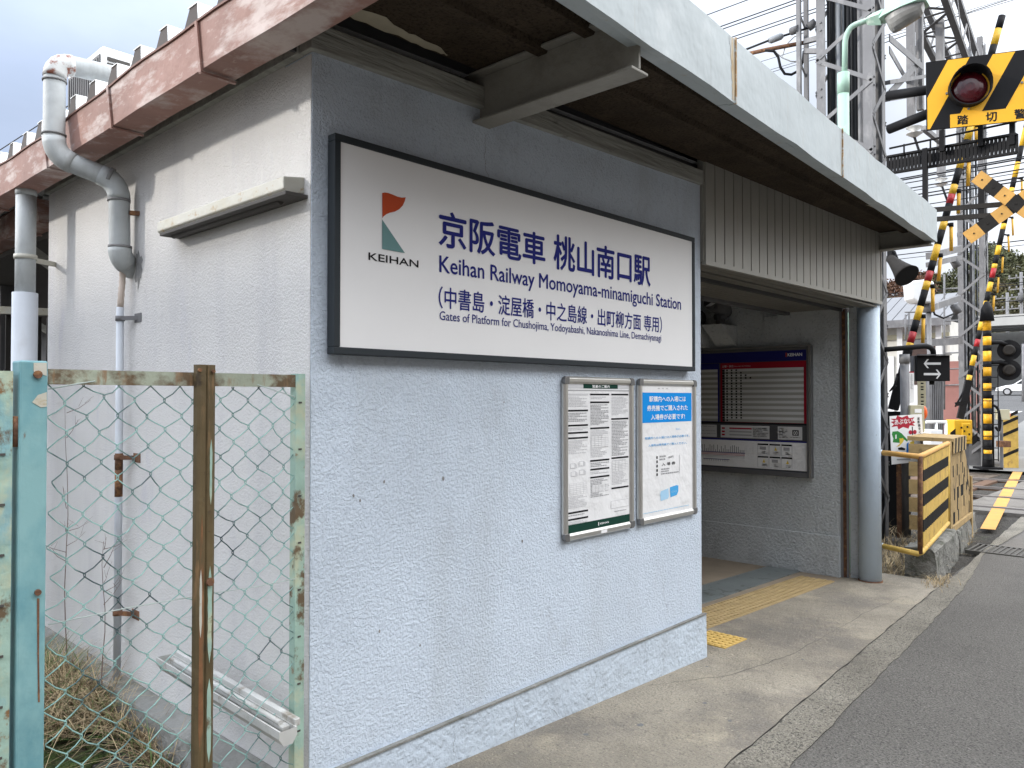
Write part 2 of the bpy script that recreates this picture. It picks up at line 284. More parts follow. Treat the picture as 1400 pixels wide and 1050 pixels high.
# ------------------------------------------------------------------ helpers: meshes
class MB:
    def __init__(s): s.v = []; s.f = []; s.m = []; s.sm = []
    def face(s, pts, mi=0, smooth=False):
        b = len(s.v); s.v += [V(p) for p in pts]; s.f.append(tuple(range(b, b+len(pts)))); s.m.append(mi); s.sm.append(smooth); return s
    def hexa(s, a, b, mi=0):                     # bottom quad a, top quad b, both counter-clockwise from above
        n = len(s.v); s.v += [V(p) for p in a]+[V(p) for p in b]
        for q in ((3,2,1,0), (4,5,6,7), (0,1,5,4), (1,2,6,5), (2,3,7,6), (3,0,4,7)):
            s.f.append(tuple(n+i for i in q)); s.m.append(mi); s.sm.append(False)
        return s
    def bb(s, x0, x1, y0, y1, z0, z1, mi=0):
        return s.hexa([(x0,y0,z0),(x1,y0,z0),(x1,y1,z0),(x0,y1,z0)], [(x0,y0,z1),(x1,y0,z1),(x1,y1,z1),(x0,y1,z1)], mi)
    def box(s, c, size, mt=None, mi=0):
        hx, hy, hz = (q/2 for q in size); c = V(c)
        P = lambda x, y, z: c + ((mt @ V((x,y,z))) if mt else V((x,y,z)))
        return s.hexa([P(-hx,-hy,-hz),P(hx,-hy,-hz),P(hx,hy,-hz),P(-hx,hy,-hz)], [P(-hx,-hy,hz),P(hx,-hy,hz),P(hx,hy,hz),P(-hx,hy,hz)], mi)
    def bar(s, p0, p1, w, h, up=(0,0,1), mi=0):  # rectangular bar between two points; w across, h along up
        p0, p1, up = V(p0), V(p1), V(up); d = (p1-p0).normalized()
        if abs(d.dot(up)) > .98: up = V((1,0,0)) if abs(d.x) < .9 else V((0,1,0))
        sd = d.cross(up).normalized()*w/2; u = sd.cross(d).normalized()*h/2
        A = [p0-sd-u, p0+sd-u, p0+sd+u, p0-sd+u]; B = [p1-sd-u, p1+sd-u, p1+sd+u, p1-sd+u]
        return s.hexa(A, B, mi)
    def angle(s, p0, p1, w, t, a, b, mi=0):      # L section: flanges along directions a and b
        a, b = V(a).normalized(), V(b).normalized(); p0, p1 = V(p0), V(p1)
        s.bar(p0+a*w/2+b*t/2, p1+a*w/2+b*t/2, w, t, b, mi); s.bar(p0+b*(w/2+t/2)+a*t/2, p1+b*(w/2+t/2)+a*t/2, w-t, t, a, mi); return s
    def tube(s, pts, r, seg=10, caps=True, mi=0, smooth=True):
        pts = [V(p) for p in pts]; rs = r if isinstance(r, (list, tuple)) else [r]*len(pts)
        base = len(s.v); up = None
        for i, p in enumerate(pts):
            d = (pts[min(i+1, len(pts)-1)]-pts[max(i-1, 0)])
            if d.length < 1e-9: d = V((0,0,1))
            d.normalize()
            if up is None:
                up = V((0,0,1)) if abs(d.z) < .9 else V((1,0,0))
            a = d.cross(up)
            if a.length < 1e-6: a = d.orthogonal()
            a.normalize(); b = a.cross(d).normalized(); up = b
            for k in range(seg):
                t = 2*math.pi*k/seg; s.v.append(p+(a*math.cos(t)+b*math.sin(t))*rs[i])
        for i in range(len(pts)-1):
            for k in range(seg):
                k2 = (k+1) % seg
                s.f.append((base+i*seg+k2, base+i*seg+k, base+(i+1)*seg+k, base+(i+1)*seg+k2)); s.m.append(mi); s.sm.append(smooth)
        if caps:
            s.f.append(tuple(base+k for k in range(seg))); s.m.append(mi); s.sm.append(False)
            e = base+(len(pts)-1)*seg
            s.f.append(tuple(e+k for k in reversed(range(seg)))); s.m.append(mi); s.sm.append(False)
        return s
    def prism(s, poly, vec, mi=0, mi_cap=None):  # polygon (list of points) pushed along vec
        vec = V(vec); n = len(poly); b = len(s.v); P = [V(p) for p in poly]
        s.v += P+[p+vec for p in P]; mc = mi if mi_cap is None else mi_cap
        s.f.append(tuple(b+i for i in reversed(range(n)))); s.m.append(mc); s.sm.append(False)
        s.f.append(tuple(b+n+i for i in range(n))); s.m.append(mc); s.sm.append(False)
        for i in range(n):
            j = (i+1) % n; s.f.append((b+i, b+j, b+n+j, b+n+i)); s.m.append(mi); s.sm.append(False)
        return s
    def ball(s, c, r, sx=1, sy=1, sz=1, seg=14, rings=8, mi=0, zlo=-1.0, zhi=1.0):
        c = V(c); b = len(s.v)
        for i in range(rings+1):
            t = math.asin(max(-1, min(1, zlo)))+(math.asin(zhi)-math.asin(zlo))*i/rings
            for k in range(seg):
                a = 2*math.pi*k/seg; s.v.append(c+V((r*sx*math.cos(t)*math.cos(a), r*sy*math.cos(t)*math.sin(a), r*sz*math.sin(t))))
        for i in range(rings):
            for k in range(seg):
                k2 = (k+1) % seg; s.f.append((b+i*seg+k, b+i*seg+k2, b+(i+1)*seg+k2, b+(i+1)*seg+k)); s.m.append(mi); s.sm.append(True)
        return s
    def add(s, o, mi_off=0):
        b = len(s.v); s.v += o.v; s.f += [tuple(b+i for i in f) for f in o.f]; s.m += [i+mi_off for i in o.m]; s.sm += o.sm; return s
WORLD = {}                                       # world position of every linked object's origin
def link(name, mb, mats, parent=None, bev=0, origin=None):
    if not isinstance(mats, (list, tuple)): mats = [mats]
    if parent is not None: o0 = WORLD[parent]
    elif origin is not None: o0 = V(origin)
    else:
        xs = [v.x for v in mb.v]; ys = [v.y for v in mb.v]; zs = [v.z for v in mb.v]
        o0 = V(((min(xs)+max(xs))/2, (min(ys)+max(ys))/2, min(zs)))
    me = bpy.data.meshes.new(name)
    me.from_pydata([tuple(v-o0) for v in mb.v], [], mb.f)
    for m in mats: me.materials.append(m if not isinstance(m, str) else M[m])
    me.polygons.foreach_set('material_index', mb.m); me.polygons.foreach_set('use_smooth', mb.sm)
    me.update()
    o = bpy.data.objects.new(name, me); COL.objects.link(o)
    if parent is not None: o.parent = parent
    else: o.location = o0
    WORLD[o] = o0
    if bev:
        b = o.modifiers.new('bevel', 'BEVEL'); b.width = bev; b.segments = 2; b.limit_method = 'ANGLE'; b.angle_limit = rad(40)
        b.harden_normals = False
    return o
def tag(o, label, cat, group=None, kind=None):
    if label: o['label'] = label
    if cat: o['category'] = cat
    if group: o['group'] = group
    if kind: o['kind'] = kind
    return o
def thing(name, label, cat, loc, group=None):
    o = bpy.data.objects.new(name, None); COL.objects.link(o); o.location = V(loc); o.empty_display_size = .1
    WORLD[o] = V(loc); return tag(o, label, cat, group)
def struct(o): o['kind'] = 'structure'; return o
TXT = {}
def text_geo(body, bold=0.0, res=3):
    k = (body, bold)
    if k in TXT: return TXT[k]
    c = bpy.data.curves.new('lettering', 'FONT'); c.body = body; c.size = 1; c.resolution_u = res; c.offset = bold; c.fill_mode = 'FRONT'
    o = bpy.data.objects.new('lettering', c); COL.objects.link(o)
    dg = bpy.context.evaluated_depsgraph_get(); dg.update()
    me = o.evaluated_get(dg).to_mesh()
    vs = [(v.co.x, v.co.y) for v in me.vertices]; fs = [tuple(p.vertices) for p in me.polygons]
    o.evaluated_get(dg).to_mesh_clear(); bpy.data.objects.remove(o); bpy.data.curves.remove(c)
    TXT[k] = (vs, fs); return TXT[k]
def letter(mb, body, org, xd, yd, width, height, bold=0.0, mi=0, res=3):  # fits the drawn text exactly in width x height from org (lower left)
    vs, fs = text_geo(body, 0.0, res)
    if not vs: return mb
    x0 = min(v[0] for v in vs); x1 = max(v[0] for v in vs); y0 = min(v[1] for v in vs); y1 = max(v[1] for v in vs)
    sy = height/max(1e-6, y1-y0); sx = width/max(1e-6, x1-x0) if width else sy
    org, xd, yd = V(org), V(xd).normalized(), V(yd).normalized(); nd = xd.cross(yd)
    B = bold*(sx+sy)*.5
    offs = [(0,0)] if not bold else [(0,0),(B,0),(-B,0),(0,B*.8),(0,-B*.8)]
    for i, (ox, oy) in enumerate(offs):
        b = len(mb.v)
        mb.v += [org+xd*((x-x0)*sx+ox)+yd*((y-y0)*sy+oy)+nd*(i*.00006) for x, y in vs]
        for f in fs: mb.f.append(tuple(b+k for k in f)); mb.m.append(mi); mb.sm.append(False)
    return mb
def copy_tree(o, parent=None):
    c = o.copy(); COL.objects.link(c); c.parent = parent
    for ch in list(o.children): copy_tree(ch, c)
    return c

# ================================================================== SETTING: ground
def strip(name, yl, yr, xs, dz, m, kind='structure', ny=1, jit=None):
    mb = MB(); rows = []
    for x in xs:
        a, b = yl(x), yr(x); rows.append([V((x, a+(b-a)*j/ny, gz(x)+dz)) for j in range(ny+1)])
    for i in range(len(xs)-1):
        for j in range(ny): mb.face([rows[i][j], rows[i+1][j], rows[i+1][j+1], rows[i][j+1]])
    o = link(name, mb, m); o['kind'] = kind; return o
def interp(tab):
    def f(x):
        if x <= tab[0][0]: return tab[0][1]+(x-tab[0][0])*(tab[1][1]-tab[0][1])/(tab[1][0]-tab[0][0])
        for (a, b), (c, d) in zip(tab, tab[1:]):
            if x <= c: return b+(d-b)*(x-a)/(c-a)
        return tab[-1][1]
    return f
def frange(a, b, s):
    n = max(1, round((b-a)/s)); return [a+(b-a)*i/n for i in range(n+1)]
def wob(f, amp, fr): return lambda x: f(x)+amp*(math.sin(x*fr)+.6*math.sin(x*fr*2.3+1)+.5*math.sin(x*fr*5.1+2)+.35*math.sin(x*fr*11.3))
crack = interp([(p.x, p.y) for p in (gr(991,1050), gr(1146,918.6), gr(1200,872), gr(1275,809.6))]+[(8.3, -.28), (11.6, -.08)])
edge = interp([(p.x, p.y) for p in (gr(1078.6,1050), gr(1185.7,940), gr(1257,868.6), gr(1316,806), gr(1344.6,758))]+[(11.9, -.35)])
xs_far = [-60, -30, -12, -6, 0, 3, 7.23, 12, 21, 30, 45, 70, 110, 200, 420]
strip('ground', lambda x: -150, lambda x: 330, xs_far, -.06, 'soil')
crack_w = wob(crack, .0035, 9); edge_w = wob(edge, .0042, 8)
strip('road', lambda x: -7.2, edge_w, frange(-14, 11.9, .1), -.004, 'asphalt')
strip('kerb_strip', edge_w, crack_w, frange(-14, 11.6, .1), 0, 'aggregate')
strip('pavement', lambda x: crack_w(x)+.007, lambda x: 0.30, frange(-.9, 6.35, .1), 0, 'concrete')
strip('pavement', lambda x: crack_w(x)+.007, lambda x: -.03, frange(-8, -.9, .1), 0, 'concrete')
strip('joint_gap', lambda x: crack_w(x)-.02, lambda x: crack_w(x)+.03, frange(-8, 7.4, .1), -.012, 'dark_under')
strip('entrance_floor', lambda x: .30, lambda x: 4.6, [2.3, 4, 5.99], -.004, 'floor')
strip('far_road', lambda x: -9, lambda x: .45 if x < 19.5 else 30, [18.3, 19.4, 21, 30, 45, 70, 110], -.002, 'asphalt_far')

# ================================================================== STATION BUILDING
st = thing('station_building', 'small pale blue stucco station house with a deep dark entrance and projecting canopy roof', 'building', (1.35, 1.4, gz(1.35)))
def part(name, mb, m, bev=0, parent=None): return link(name, mb, m, parent or st, bev)
WX = 2.705; RX = 5.84                                             # end of the front wall; face of the entrance's side wall
ztop = lambda x: 2.819+(x/WX)*.071
# front wall
mb = MB(); mb.hexa([(0,0,-.1),(WX,0,-.1),(WX,.18,-.1),(0,.18,-.1)], [(0,0,ztop(0)+.02),(WX,0,ztop(WX)+.02),(WX,.18,ztop(WX)+.02),(0,.18,ztop(0)+.02)])
part('wall', mb, 'blue_wall')
# side wall
mb = MB(); mb.bb(-.003, .18, .181, 2.85, -.15, 2.84); mb.bb(-.003, -.0005, .004, .1805, -.15, 2.815)
part('side_wall', mb, 'white_wall')
# baseboard on the front
mb = MB(); zb0, zb1 = .277, .303
mb.hexa([(.012,-.03,-.1),(WX+.02,-.03,-.1),(WX+.02,.2,-.1),(.012,.2,-.1)], [(.012,-.022,zb0),(WX+.02,-.022,zb1),(WX+.02,.2,zb1),(.012,.2,zb0)])
part('baseboard', mb, 'blue_base', .008)
mb = MB(); mb.bar((.012,-.018,zb0+.001), (WX+.01,-.018,zb1+.001), .02, .008); part('baseboard_ledge', mb, 'footing')
# footing of the side wall
mb = MB(); mb.prism([(0,0,.245),(-.11,0,.235),(-.13,0,-.15),(0,0,-.15)], (0,2.85,0)); mb.v = [v+V((0,.03,0)) for v in mb.v]
mb.prism([(-.12,.03,.02),(-.30,.03,-.02),(-.32,.03,-.2),(-.12,.03,-.2)], (0,2.8,0))
part('footing', mb, 'footing', .012)
# timber plate over the walls
mb = MB(); mb.hexa([(-.022,-.028,2.822),(WX-.01,-.028,2.888),(WX-.01,.05,2.888),(-.022,.05,2.822)], [(-.022,-.028,2.918),(WX-.01,-.028,2.972),(WX-.01,.05,2.972),(-.022,.05,2.918)])
mb.hexa([(-.03,.052,2.822),(.05,.052,2.822),(.05,2.85,2.822),(-.03,2.85,2.822)], [(-.03,.052,2.918),(.05,.052,2.918),(.05,2.85,2.918),(-.03,2.85,2.918)])
part('timber_plate', mb, 'timber', .004)
# near black sheet standing in for the shade in the roof void
mb = MB(); mb.bb(.06, 6.0, .30, .33, 2.40, 3.3); part('void_shade', mb, 'interior_shade')
# fascia
def fy(x): return -.879+(x-.432)*(.400/5.459)
def fzb(x): return 2.86+(x-.432)*.0165
def fascia_h(x): return .27
mb = MB(); segs = [(-.12, 1.60), (1.606, 3.16), (3.166, 5.93)]
for a, b in segs:
    k = frange(a, b, .25)
    for p, q in zip(k, k[1:]):
        w = lambda x: .004*math.sin(x*6)+.003*math.sin(x*14)
        A = [(p,fy(p),fzb(p)+w(p)),(q,fy(q),fzb(q)+w(q)),(q,fy(q)+.03,fzb(q)+w(q)),(p,fy(p)+.03,fzb(p)+w(p))]
        B = [(x, y, z+.28) for x, y, z in A]; mb.hexa(A, B)
    mb.hexa([(a,fy(a)+.031,fzb(a)+.004),(b,fy(b)+.031,fzb(b)+.004),(b,fy(b)+.085,fzb(b)+.01),(a,fy(a)+.085,fzb(a)+.01)], [(a,fy(a)+.031,fzb(a)+.012),(b,fy(b)+.031,fzb(b)+.012),(b,fy(b)+.085,fzb(b)+.018),(a,fy(a)+.085,fzb(a)+.018)])
mb.bb(5.90, 5.93, fy(5.9)+.031, .15, fzb(5.9)+.0, fzb(5.9)+.28)
canopy = part('canopy', mb, 'fascia')
mb = MB()
for x in (1.603, 3.163):
    mb.bar((x,fy(x)-.001,fzb(x)-.004), (x,fy(x)-.001,fzb(x)+.285), .014, .009)
link('seam', mb, 'rust_seam', canopy)
for x, w0 in ((1.585, .055), (3.15, .03)):
    R3 = random.Random(int(x*10)); mb = MB(); row = []
    for k in range(19):
        t = k/18; z = fzb(x)+.008+.268*t; c_ = x+.006*math.sin(t*5); hw = w0*.5*(.45+.55*t)*R3.uniform(.7,1.1); row.append((c_-hw*1.3, c_+hw*.7, z))
    for a, b in zip(row, row[1:]): mb.face([(a[0],fy(a[0])-.0012,a[2]), (a[1],fy(a[1])-.0012,a[2]), (b[1],fy(b[1])-.0012,b[2]), (b[0],fy(b[0])-.0012,b[2])])
    link('rust_stain', mb, 'rust_wash', canopy)
# soffit boards with ribs, peeling paint
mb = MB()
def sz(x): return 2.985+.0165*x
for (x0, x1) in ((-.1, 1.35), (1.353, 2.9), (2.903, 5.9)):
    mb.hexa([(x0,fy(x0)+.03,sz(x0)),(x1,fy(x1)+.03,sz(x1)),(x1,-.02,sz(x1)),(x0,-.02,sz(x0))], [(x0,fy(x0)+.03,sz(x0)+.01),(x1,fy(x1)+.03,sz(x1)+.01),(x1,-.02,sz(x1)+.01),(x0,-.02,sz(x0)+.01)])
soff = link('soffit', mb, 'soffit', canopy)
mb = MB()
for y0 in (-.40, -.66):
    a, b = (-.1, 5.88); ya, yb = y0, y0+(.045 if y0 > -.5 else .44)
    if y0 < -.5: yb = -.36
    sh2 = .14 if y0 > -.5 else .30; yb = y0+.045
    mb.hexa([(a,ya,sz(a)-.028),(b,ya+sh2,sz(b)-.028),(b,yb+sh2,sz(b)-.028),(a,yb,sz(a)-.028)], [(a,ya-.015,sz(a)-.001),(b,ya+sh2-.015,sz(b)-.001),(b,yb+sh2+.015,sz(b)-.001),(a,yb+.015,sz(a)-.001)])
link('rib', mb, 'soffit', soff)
def blob(pts, z, th=.0015):
    return [(x, y, z(x)) for x, y in pts], (0, 0, -th)
mb = MB()
for seq, base in (([(.10,-.10),(.22,-.115),(.36,-.085),(.52,-.075),(.62,-.045),(.58,-.028),(.42,-.03),(.2,-.03),(.06,-.03)], 0), ([(1.02,-.10),(1.08,-.135),(1.14,-.11),(1.10,-.085)], 0), ([(4.6,-.33),(4.9,-.40),(5.3,-.41),(5.7,-.37),(5.75,-.30),(5.4,-.35),(5.0,-.33)], 0), ([(.84,-.05),(.9,-.07),(.96,-.055),(.9,-.035)], 0)):
    P = []
    n = len(seq)
    for i in range(n):
        a, b = V(seq[i]), V(seq[(i+1) % n])
        for k in range(4):
            t = k/4; q = a.lerp(b, t)+V((random.uniform(-.012,.012), random.uniform(-.008,.008))) ; P.append((q.x, q.y, sz(q.x)-.0015))
    mb = MB(); mb.face(list(reversed(P))); link('peeling_paint', mb, 'peel', soff)
# steel cantilever beams (channel with flanges), web left
def beam(x, y1, z0, z1, L):
    m = MB(); m.bb(x, x+.012, y1, .12, z0+.012, z1-.012); m.bb(x-.045, x+.06, y1, .12, z0, z0+.0115); m.bb(x-.045, x+.06, y1, .12, z1-.0115, z1); return m
part('steel_beam', beam(.83, fy(.83)+.035, 2.772, 2.992, 1), 'steel_beam', .003)
part('steel_beam', beam(5.86, fy(5.86)+.035, 2.92, 3.075, 1), 'steel_beam', .003)
# cladding panel over the entrance
PX1 = 5.872; zpb = lambda x: 2.408+(x-2.68)*.011; zpt = lambda x: 3.033+(x-2.66)*.0277
mb = MB(); n = 26; w = (PX1-WX-.02)/n
for i in range(n):
    a = WX+.015+i*w; b = a+w-.012
    mb.hexa([(a,-.03,zpb(a)+.02),(b,-.03,zpb(b)+.02),(b,-.015,zpb(b)+.02),(a,-.015,zpb(a)+.02)], [(a,-.03,zpt(a)),(b,-.03,zpt(b)),(b,-.015,zpt(b)),(a,-.015,zpt(a))])
a, b = WX+.004, PX1
mb.hexa([(a,-.018,zpb(a)+.015),(b,-.018,zpb(b)+.015),(b,.02,zpb(b)+.015),(a,.02,zpb(a)+.015)], [(a,-.018,zpt(a)+.02),(b,-.018,zpt(b)+.02),(b,.02,zpt(b)+.02),(a,.02,zpt(a)+.02)])
mb.hexa([(a,-.036,zpb(a)-.004),(b+.012,-.036,zpb(b)-.004),(b+.012,-.01,zpb(b)-.004),(a,-.01,zpb(a)-.004)], [(a,-.036,zpb(a)+.022),(b+.012,-.036,zpb(b)+.022),(b+.012,-.01,zpb(b)+.022),(a,-.01,zpb(a)+.022)])
mb.bb(PX1-.002, PX1+.014, -.034, .12, zpb(b)-.002, zpt(b))
part('cladding', mb, 'cladding')
# entrance ceiling: soffit of the cladding, shutter slot, planks
mb = MB()
def planks(x0, x1, y0, y1, z, w):
    y = y0
    while y < y1-1e-4:
        mb.bb(x0, x1, y, min(y+w-.007, y1), z(x0), z(x0)+.014); y += w
zc = lambda x: 2.425
planks(WX+.005, PX1, -.009, .13, lambda x: 2.412, .07); planks(WX-.2, RX, .20, .80, lambda x: 2.425, .06)
part('ceiling', mb, 'ceiling')
mb = MB(); mb.bb(WX-.2, RX, .80, .86, 2.40, 2.46); mb.bb(WX-.2, RX, .135, .195, 2.47, 2.5); part('ceiling_edge', mb, 'galv_dk')
# entrance side wall with its skirting and door track
mb = MB(); mb.bb(RX, RX+.2, .33, 4.6, -.2, 3.0); mb.bb(RX+.05, RX+.2, .06, .262, -.2, 2.45); part('side_wall', mb, 'inner_wall')
mb = MB(); mb.hexa([(RX-.035,.335,-.2),(RX,.335,-.2),(RX,4.6,-.2),(RX-.035,4.6,-.2)], [(RX-.025,.335,.315),(RX,.335,.315),(RX,4.6,.325),(RX-.025,4.6,.325)]); part('skirting', mb, 'inner_wall', .006)
mb = MB(); mb.bb(RX+.015, RX+.03, .265, .328, -.1, 2.42); mb.bb(RX-.006, RX+.012, .312, .328, -.1, 2.42, 1); mb.bb(RX-.004, RX+.014, .262, .276, -.1, 2.42, 2)
part('door_track', mb, ['rust', 'galv_lt', 'galv_lt'])
mb = MB(); mb.bb(RX-.02, RX-.001, .92, 1.06, 2.15, 2.40); mb.tube([(RX-.021,.99,2.35),(RX-.027,.99,2.35)], .008, 8); mb.tube([(RX-.021,.99,2.2),(RX-.027,.99,2.2)], .008, 8); part('cover_plate', mb, 'inner_wall', .003)
mb = MB(); mb.bb(WX-.2, RX, 4.6, 4.7, -.2, 3.2); mb.bb(WX-.25, WX-.2, .18, 4.7, -.2, 3.2); mb.bb(WX-.2, RX, .862, 4.6, 3.1, 3.2); part('inner_wall', mb, 'interior_shade')  # back, left and top of the room coloured as deep shade
# column at the far side of the opening
cp = gr(1190, 795); cx, cy = 5.86, .078
mb = MB(); mb.tube([(cx,cy,-.15),(cx,cy,2.6)], .095, 28); part('column', mb, 'post_blue')
mb = MB(); mb.tube([(cx,cy,-.15),(cx,cy,gz(cx)+.012)], .104, 28); part('column_foot', mb, 'rust')
# roof: folded metal sheet over the house and its canopy
ZR = 2.955
def rib_profile(y0, y1, pitch=.255):
    p = []; y = y0
    while y < y1:
        p += [(y, 0), (y+.09, 0), (y+.125, .085), (y+.19, .085), (y+.225, 0)]; y += pitch
    p.append((y, 0)); return p
RY0 = .02
rp_ = rib_profile(RY0, 6.6)
mb = MB()
for (ya, za), (yb, zb) in zip(rp_, rp_[1:]):
    for x0, x1 in ((-.225, 6.0),):
        mb.face([(x0,ya,ZR+za),(x1,ya,ZR+.17+za),(x1,yb,ZR+.17+zb),(x0,yb,ZR+zb)])
y = RY0
while y < 6.6:
    mb.prism([(-.247,y+.088,ZR-.03),(-.247,y+.227,ZR-.03),(-.232,y+.188,ZR+.092),(-.232,y+.127,ZR+.092)], (.02,0,0), 1)  # open rib ends filled with the colour of their inner shade
    y += .255
mb.bb(-.2, -.19, RY0, 6.6, ZR-.07, ZR-.004, 1)
y = RY0
while y < 6.6:
    mb.hexa([(-.236,y+.120,ZR+.0925),(-.10,y+.122,ZR+.097),(-.10,y+.193,ZR+.097),(-.236,y+.195,ZR+.0925)], [(-.236,y+.120,ZR+.096),(-.10,y+.122,ZR+.1),(-.10,y+.193,ZR+.1),(-.236,y+.195,ZR+.096)], 2)
    mb.face([(-.246,y+.080,ZR-.03),(-.10,y+.080,ZR-.03),(-.10,y+.120,ZR+.096),(-.234,y+.120,ZR+.096)], 2); mb.face([(-.246,y+.086,ZR-.03),(-.10,y+.086,ZR-.03),(-.10,y+.124,ZR+.09),(-.234,y+.124,ZR+.09)], 2); y += .255  # white flanks paint the sky's light on one side of each rib
roof = part('roof', mb, ['roof', 'rib_shade', 'white_paint'])
mb = MB(); mb.hexa([(-.11,-.16,ZR+.10),(5.92,-.16,ZR+.20),(5.92,.2,ZR+.20),(-.11,.2,ZR+.10)], [(-.11,-.16,ZR+.12),(5.92,-.16,ZR+.22),(5.92,.2,ZR+.22),(-.11,.2,ZR+.12)]); mb.hexa([(-.11,fy(-.1)+.03,ZR+.16),(5.895,fy(5.9)+.03,ZR+.24),(5.895,-.165,ZR+.24),(-.11,-.165,ZR+.16)], [(-.11,fy(-.1)+.03,ZR+.17),(5.895,fy(5.9)+.03,ZR+.25),(5.895,-.165,ZR+.25),(-.11,-.165,ZR+.17)]); mb.bb(-.105, 5.9, .055, .07, 2.83, ZR+.1); mb.bb(-.118, -.106, -.85, .06, 2.90, ZR+.16); link('roof_deck', mb, 'interior_shade', roof)  # deck and closing strips in the same shade colour
# gutter along the left eave
def gutter(name, x0, x1, z0, z1, ya, yb, parent, sag=.012, step=.12, straps=()):
    m = MB(); ks = frange(ya, yb, step)
    for p, q in zip(ks, ks[1:]):
        s = lambda y: sag*math.sin(y*2.4)+.004*math.sin(y*9)
        t = .004
        m.hexa([(x0,p,z0+s(p)*.4),(x0+t,p,z0+s(p)*.4),(x0+t,q,z0+s(q)*.4),(x0,q,z0+s(q)*.4)], [(x0-.015,p,z1+s(p)),(x0-.015+t,p,z1+s(p)),(x0-.015+t,q,z1+s(q)),(x0-.015,q,z1+s(q))])
        m.hexa([(x0+t,p,z0+s(p)*.4),(x1,p,z0+s(p)*.4),(x1,q,z0+s(q)*.4),(x0+t,q,z0+s(q)*.4)], [(x0+t,p,z0+t+s(p)*.4),(x1,p,z0+t+s(p)*.4),(x1,q,z0+t+s(q)*.4),(x0+t,q,z0+t+s(q)*.4)])
        m.hexa([(x0-.022,p,z1+s(p)),(x0-.004,p,z1+s(p)),(x0-.004,q,z1+s(q)),(x0-.022,q,z1+s(q))], [(x0-.022,p,z1+.008+s(p)),(x0-.004,p,z1+.008+s(p)),(x0-.004,q,z1+.008+s(q)),(x0-.022,q,z1+.008+s(q))], 1)
    m.bb(x1-.004, x1, ya, yb, z0+.02, z1-.02)
    m.prism([(x0-.012,ya,z1-.004),(x0+.003,ya,z0+.003),(x1,ya,z0+.003),(x1,ya,z1-.004)], (0,.004,0)); m.prism([(x0-.012,yb-.004,z1-.004),(x0+.003,yb-.004,z0+.003),(x1,yb-.004,z0+.003),(x1,yb-.004,z1-.004)], (0,.004,0))
    g = link(name, m, ['gutter', 'gutter_dark'], parent)
    for y in straps:
        m = MB(); m.bar((x0-.004,y,z0-.010), (x0-.022,y,z1+.010), .016, .008, (1,0,0)); m.bar((x0-.006,y,z0-.010), (x1,y,z0-.010), .016, .008)
        link('strap', m, 'gutter', g)
    return g
gutter('gutter', -.25, -.122, 2.772, 2.93, -.78, 6.2, st, .010, .12, (.32, 1.16, 2.02, 3.2))

# hairline cracks and pock marks in the render, and worn spots on the pavement
def crack_line(pts, P3, w, seed, par, name='crack', m_='hairline', sub=5):
    R3 = random.Random(seed); q = []
    for a, b in zip(pts, pts[1:]):
        for k in range(sub): t = k/sub; q.append((a[0]+(b[0]-a[0])*t+R3.gauss(0,.006), a[1]+(b[1]-a[1])*t+R3.gauss(0,.006)))
    q.append(pts[-1]); mb = MB(); n = len(q)
    for k in range(n-1):
        a, b = V((*q[k],)), V((*q[k+1],)); d = (b-a).normalized() if (b-a).length > 1e-6 else V((0,1)); s_ = V((-d.y, d.x)); w0, w1 = (w*(.35+.65*math.sin(math.pi*min(.97,max(.03,j/(n-1))))) for j in (k, k+1))
        mb.face([P3(*(a-s_*w0)), P3(*(a+s_*w0)), P3(*(b+s_*w1)), P3(*(b-s_*w1))])
    return link(name, mb, m_, par) if par else link(name, mb, m_)
FP = lambda x, z: (x, -.0012, z); BP = lambda x, z: (x, -.0312 if z < .28 else -.0303, z)
for i, (pts, w, f) in enumerate((([(.87,2.76),(.86,2.62),(.875,2.545)],.0008,FP), ([(1.02,.27),(1.03,.20),(1.01,.09)],.0009,BP), ([(1.62,.27),(1.60,.17),(1.63,.07)],.0007,BP), ([(2.05,.285),(2.06,.15),(2.04,.06)],.0007,BP), ([(1.25,.17),(1.33,.10)],.0008,BP), ([(.66,.27),(.65,.2),(.67,.12)],.0008,BP), ([(2.3,.62),(2.28,.50),(2.33,.36)],.0006,FP))):
    crack_line(pts, f, w, i, st)
R3 = random.Random(9)
for x, z in ((.32,1.28),(.62,1.27),(.18,1.24),(.30,.72),(.98,1.58),(.21,1.22),(1.1,.95),(.5,.62)):
    mb = MB(); r = R3.uniform(.004,.009); mb.face([(x+r*R3.uniform(.6,1)*math.cos(a), -.0013, z+r*1.3*R3.uniform(.6,1)*math.sin(a)) for a in [2*math.pi*k/9 for k in range(9)]]); link('pock_mark', mb, 'pipe_dirt', st)
GP = lambda x, y: (x, y, gz(x)+.0012)
for i, (pts, w) in enumerate((([(2.0,-.05),(2.5,-.28),(3.1,-.36),(3.9,-.34)],.0022), ([(3.9,-.34),(4.6,-.30),(5.4,-.33)],.0018))):
    struct(crack_line(pts, GP, w, 40+i, None, 'pavement_crack', 'dark_under', 8))
for x, y, r in ((1.55,-.33,.022),(2.02,-.40,.016),(1.28,-.22,.018),(2.55,-.12,.012),(3.6,-.02,.015),(1.9,-.60,.014),(3.1,-.45,.012),(4.3,.02,.014)):
    mb = MB(); mb.face([(x+r*R3.uniform(.6,1)*math.cos(a), y+r*R3.uniform(.5,.9)*math.sin(a), gz(x)+.0014) for a in [2*math.pi*k/11 for k in range(11)]]); struct(link('pavement_spot', mb, 'hairline'))

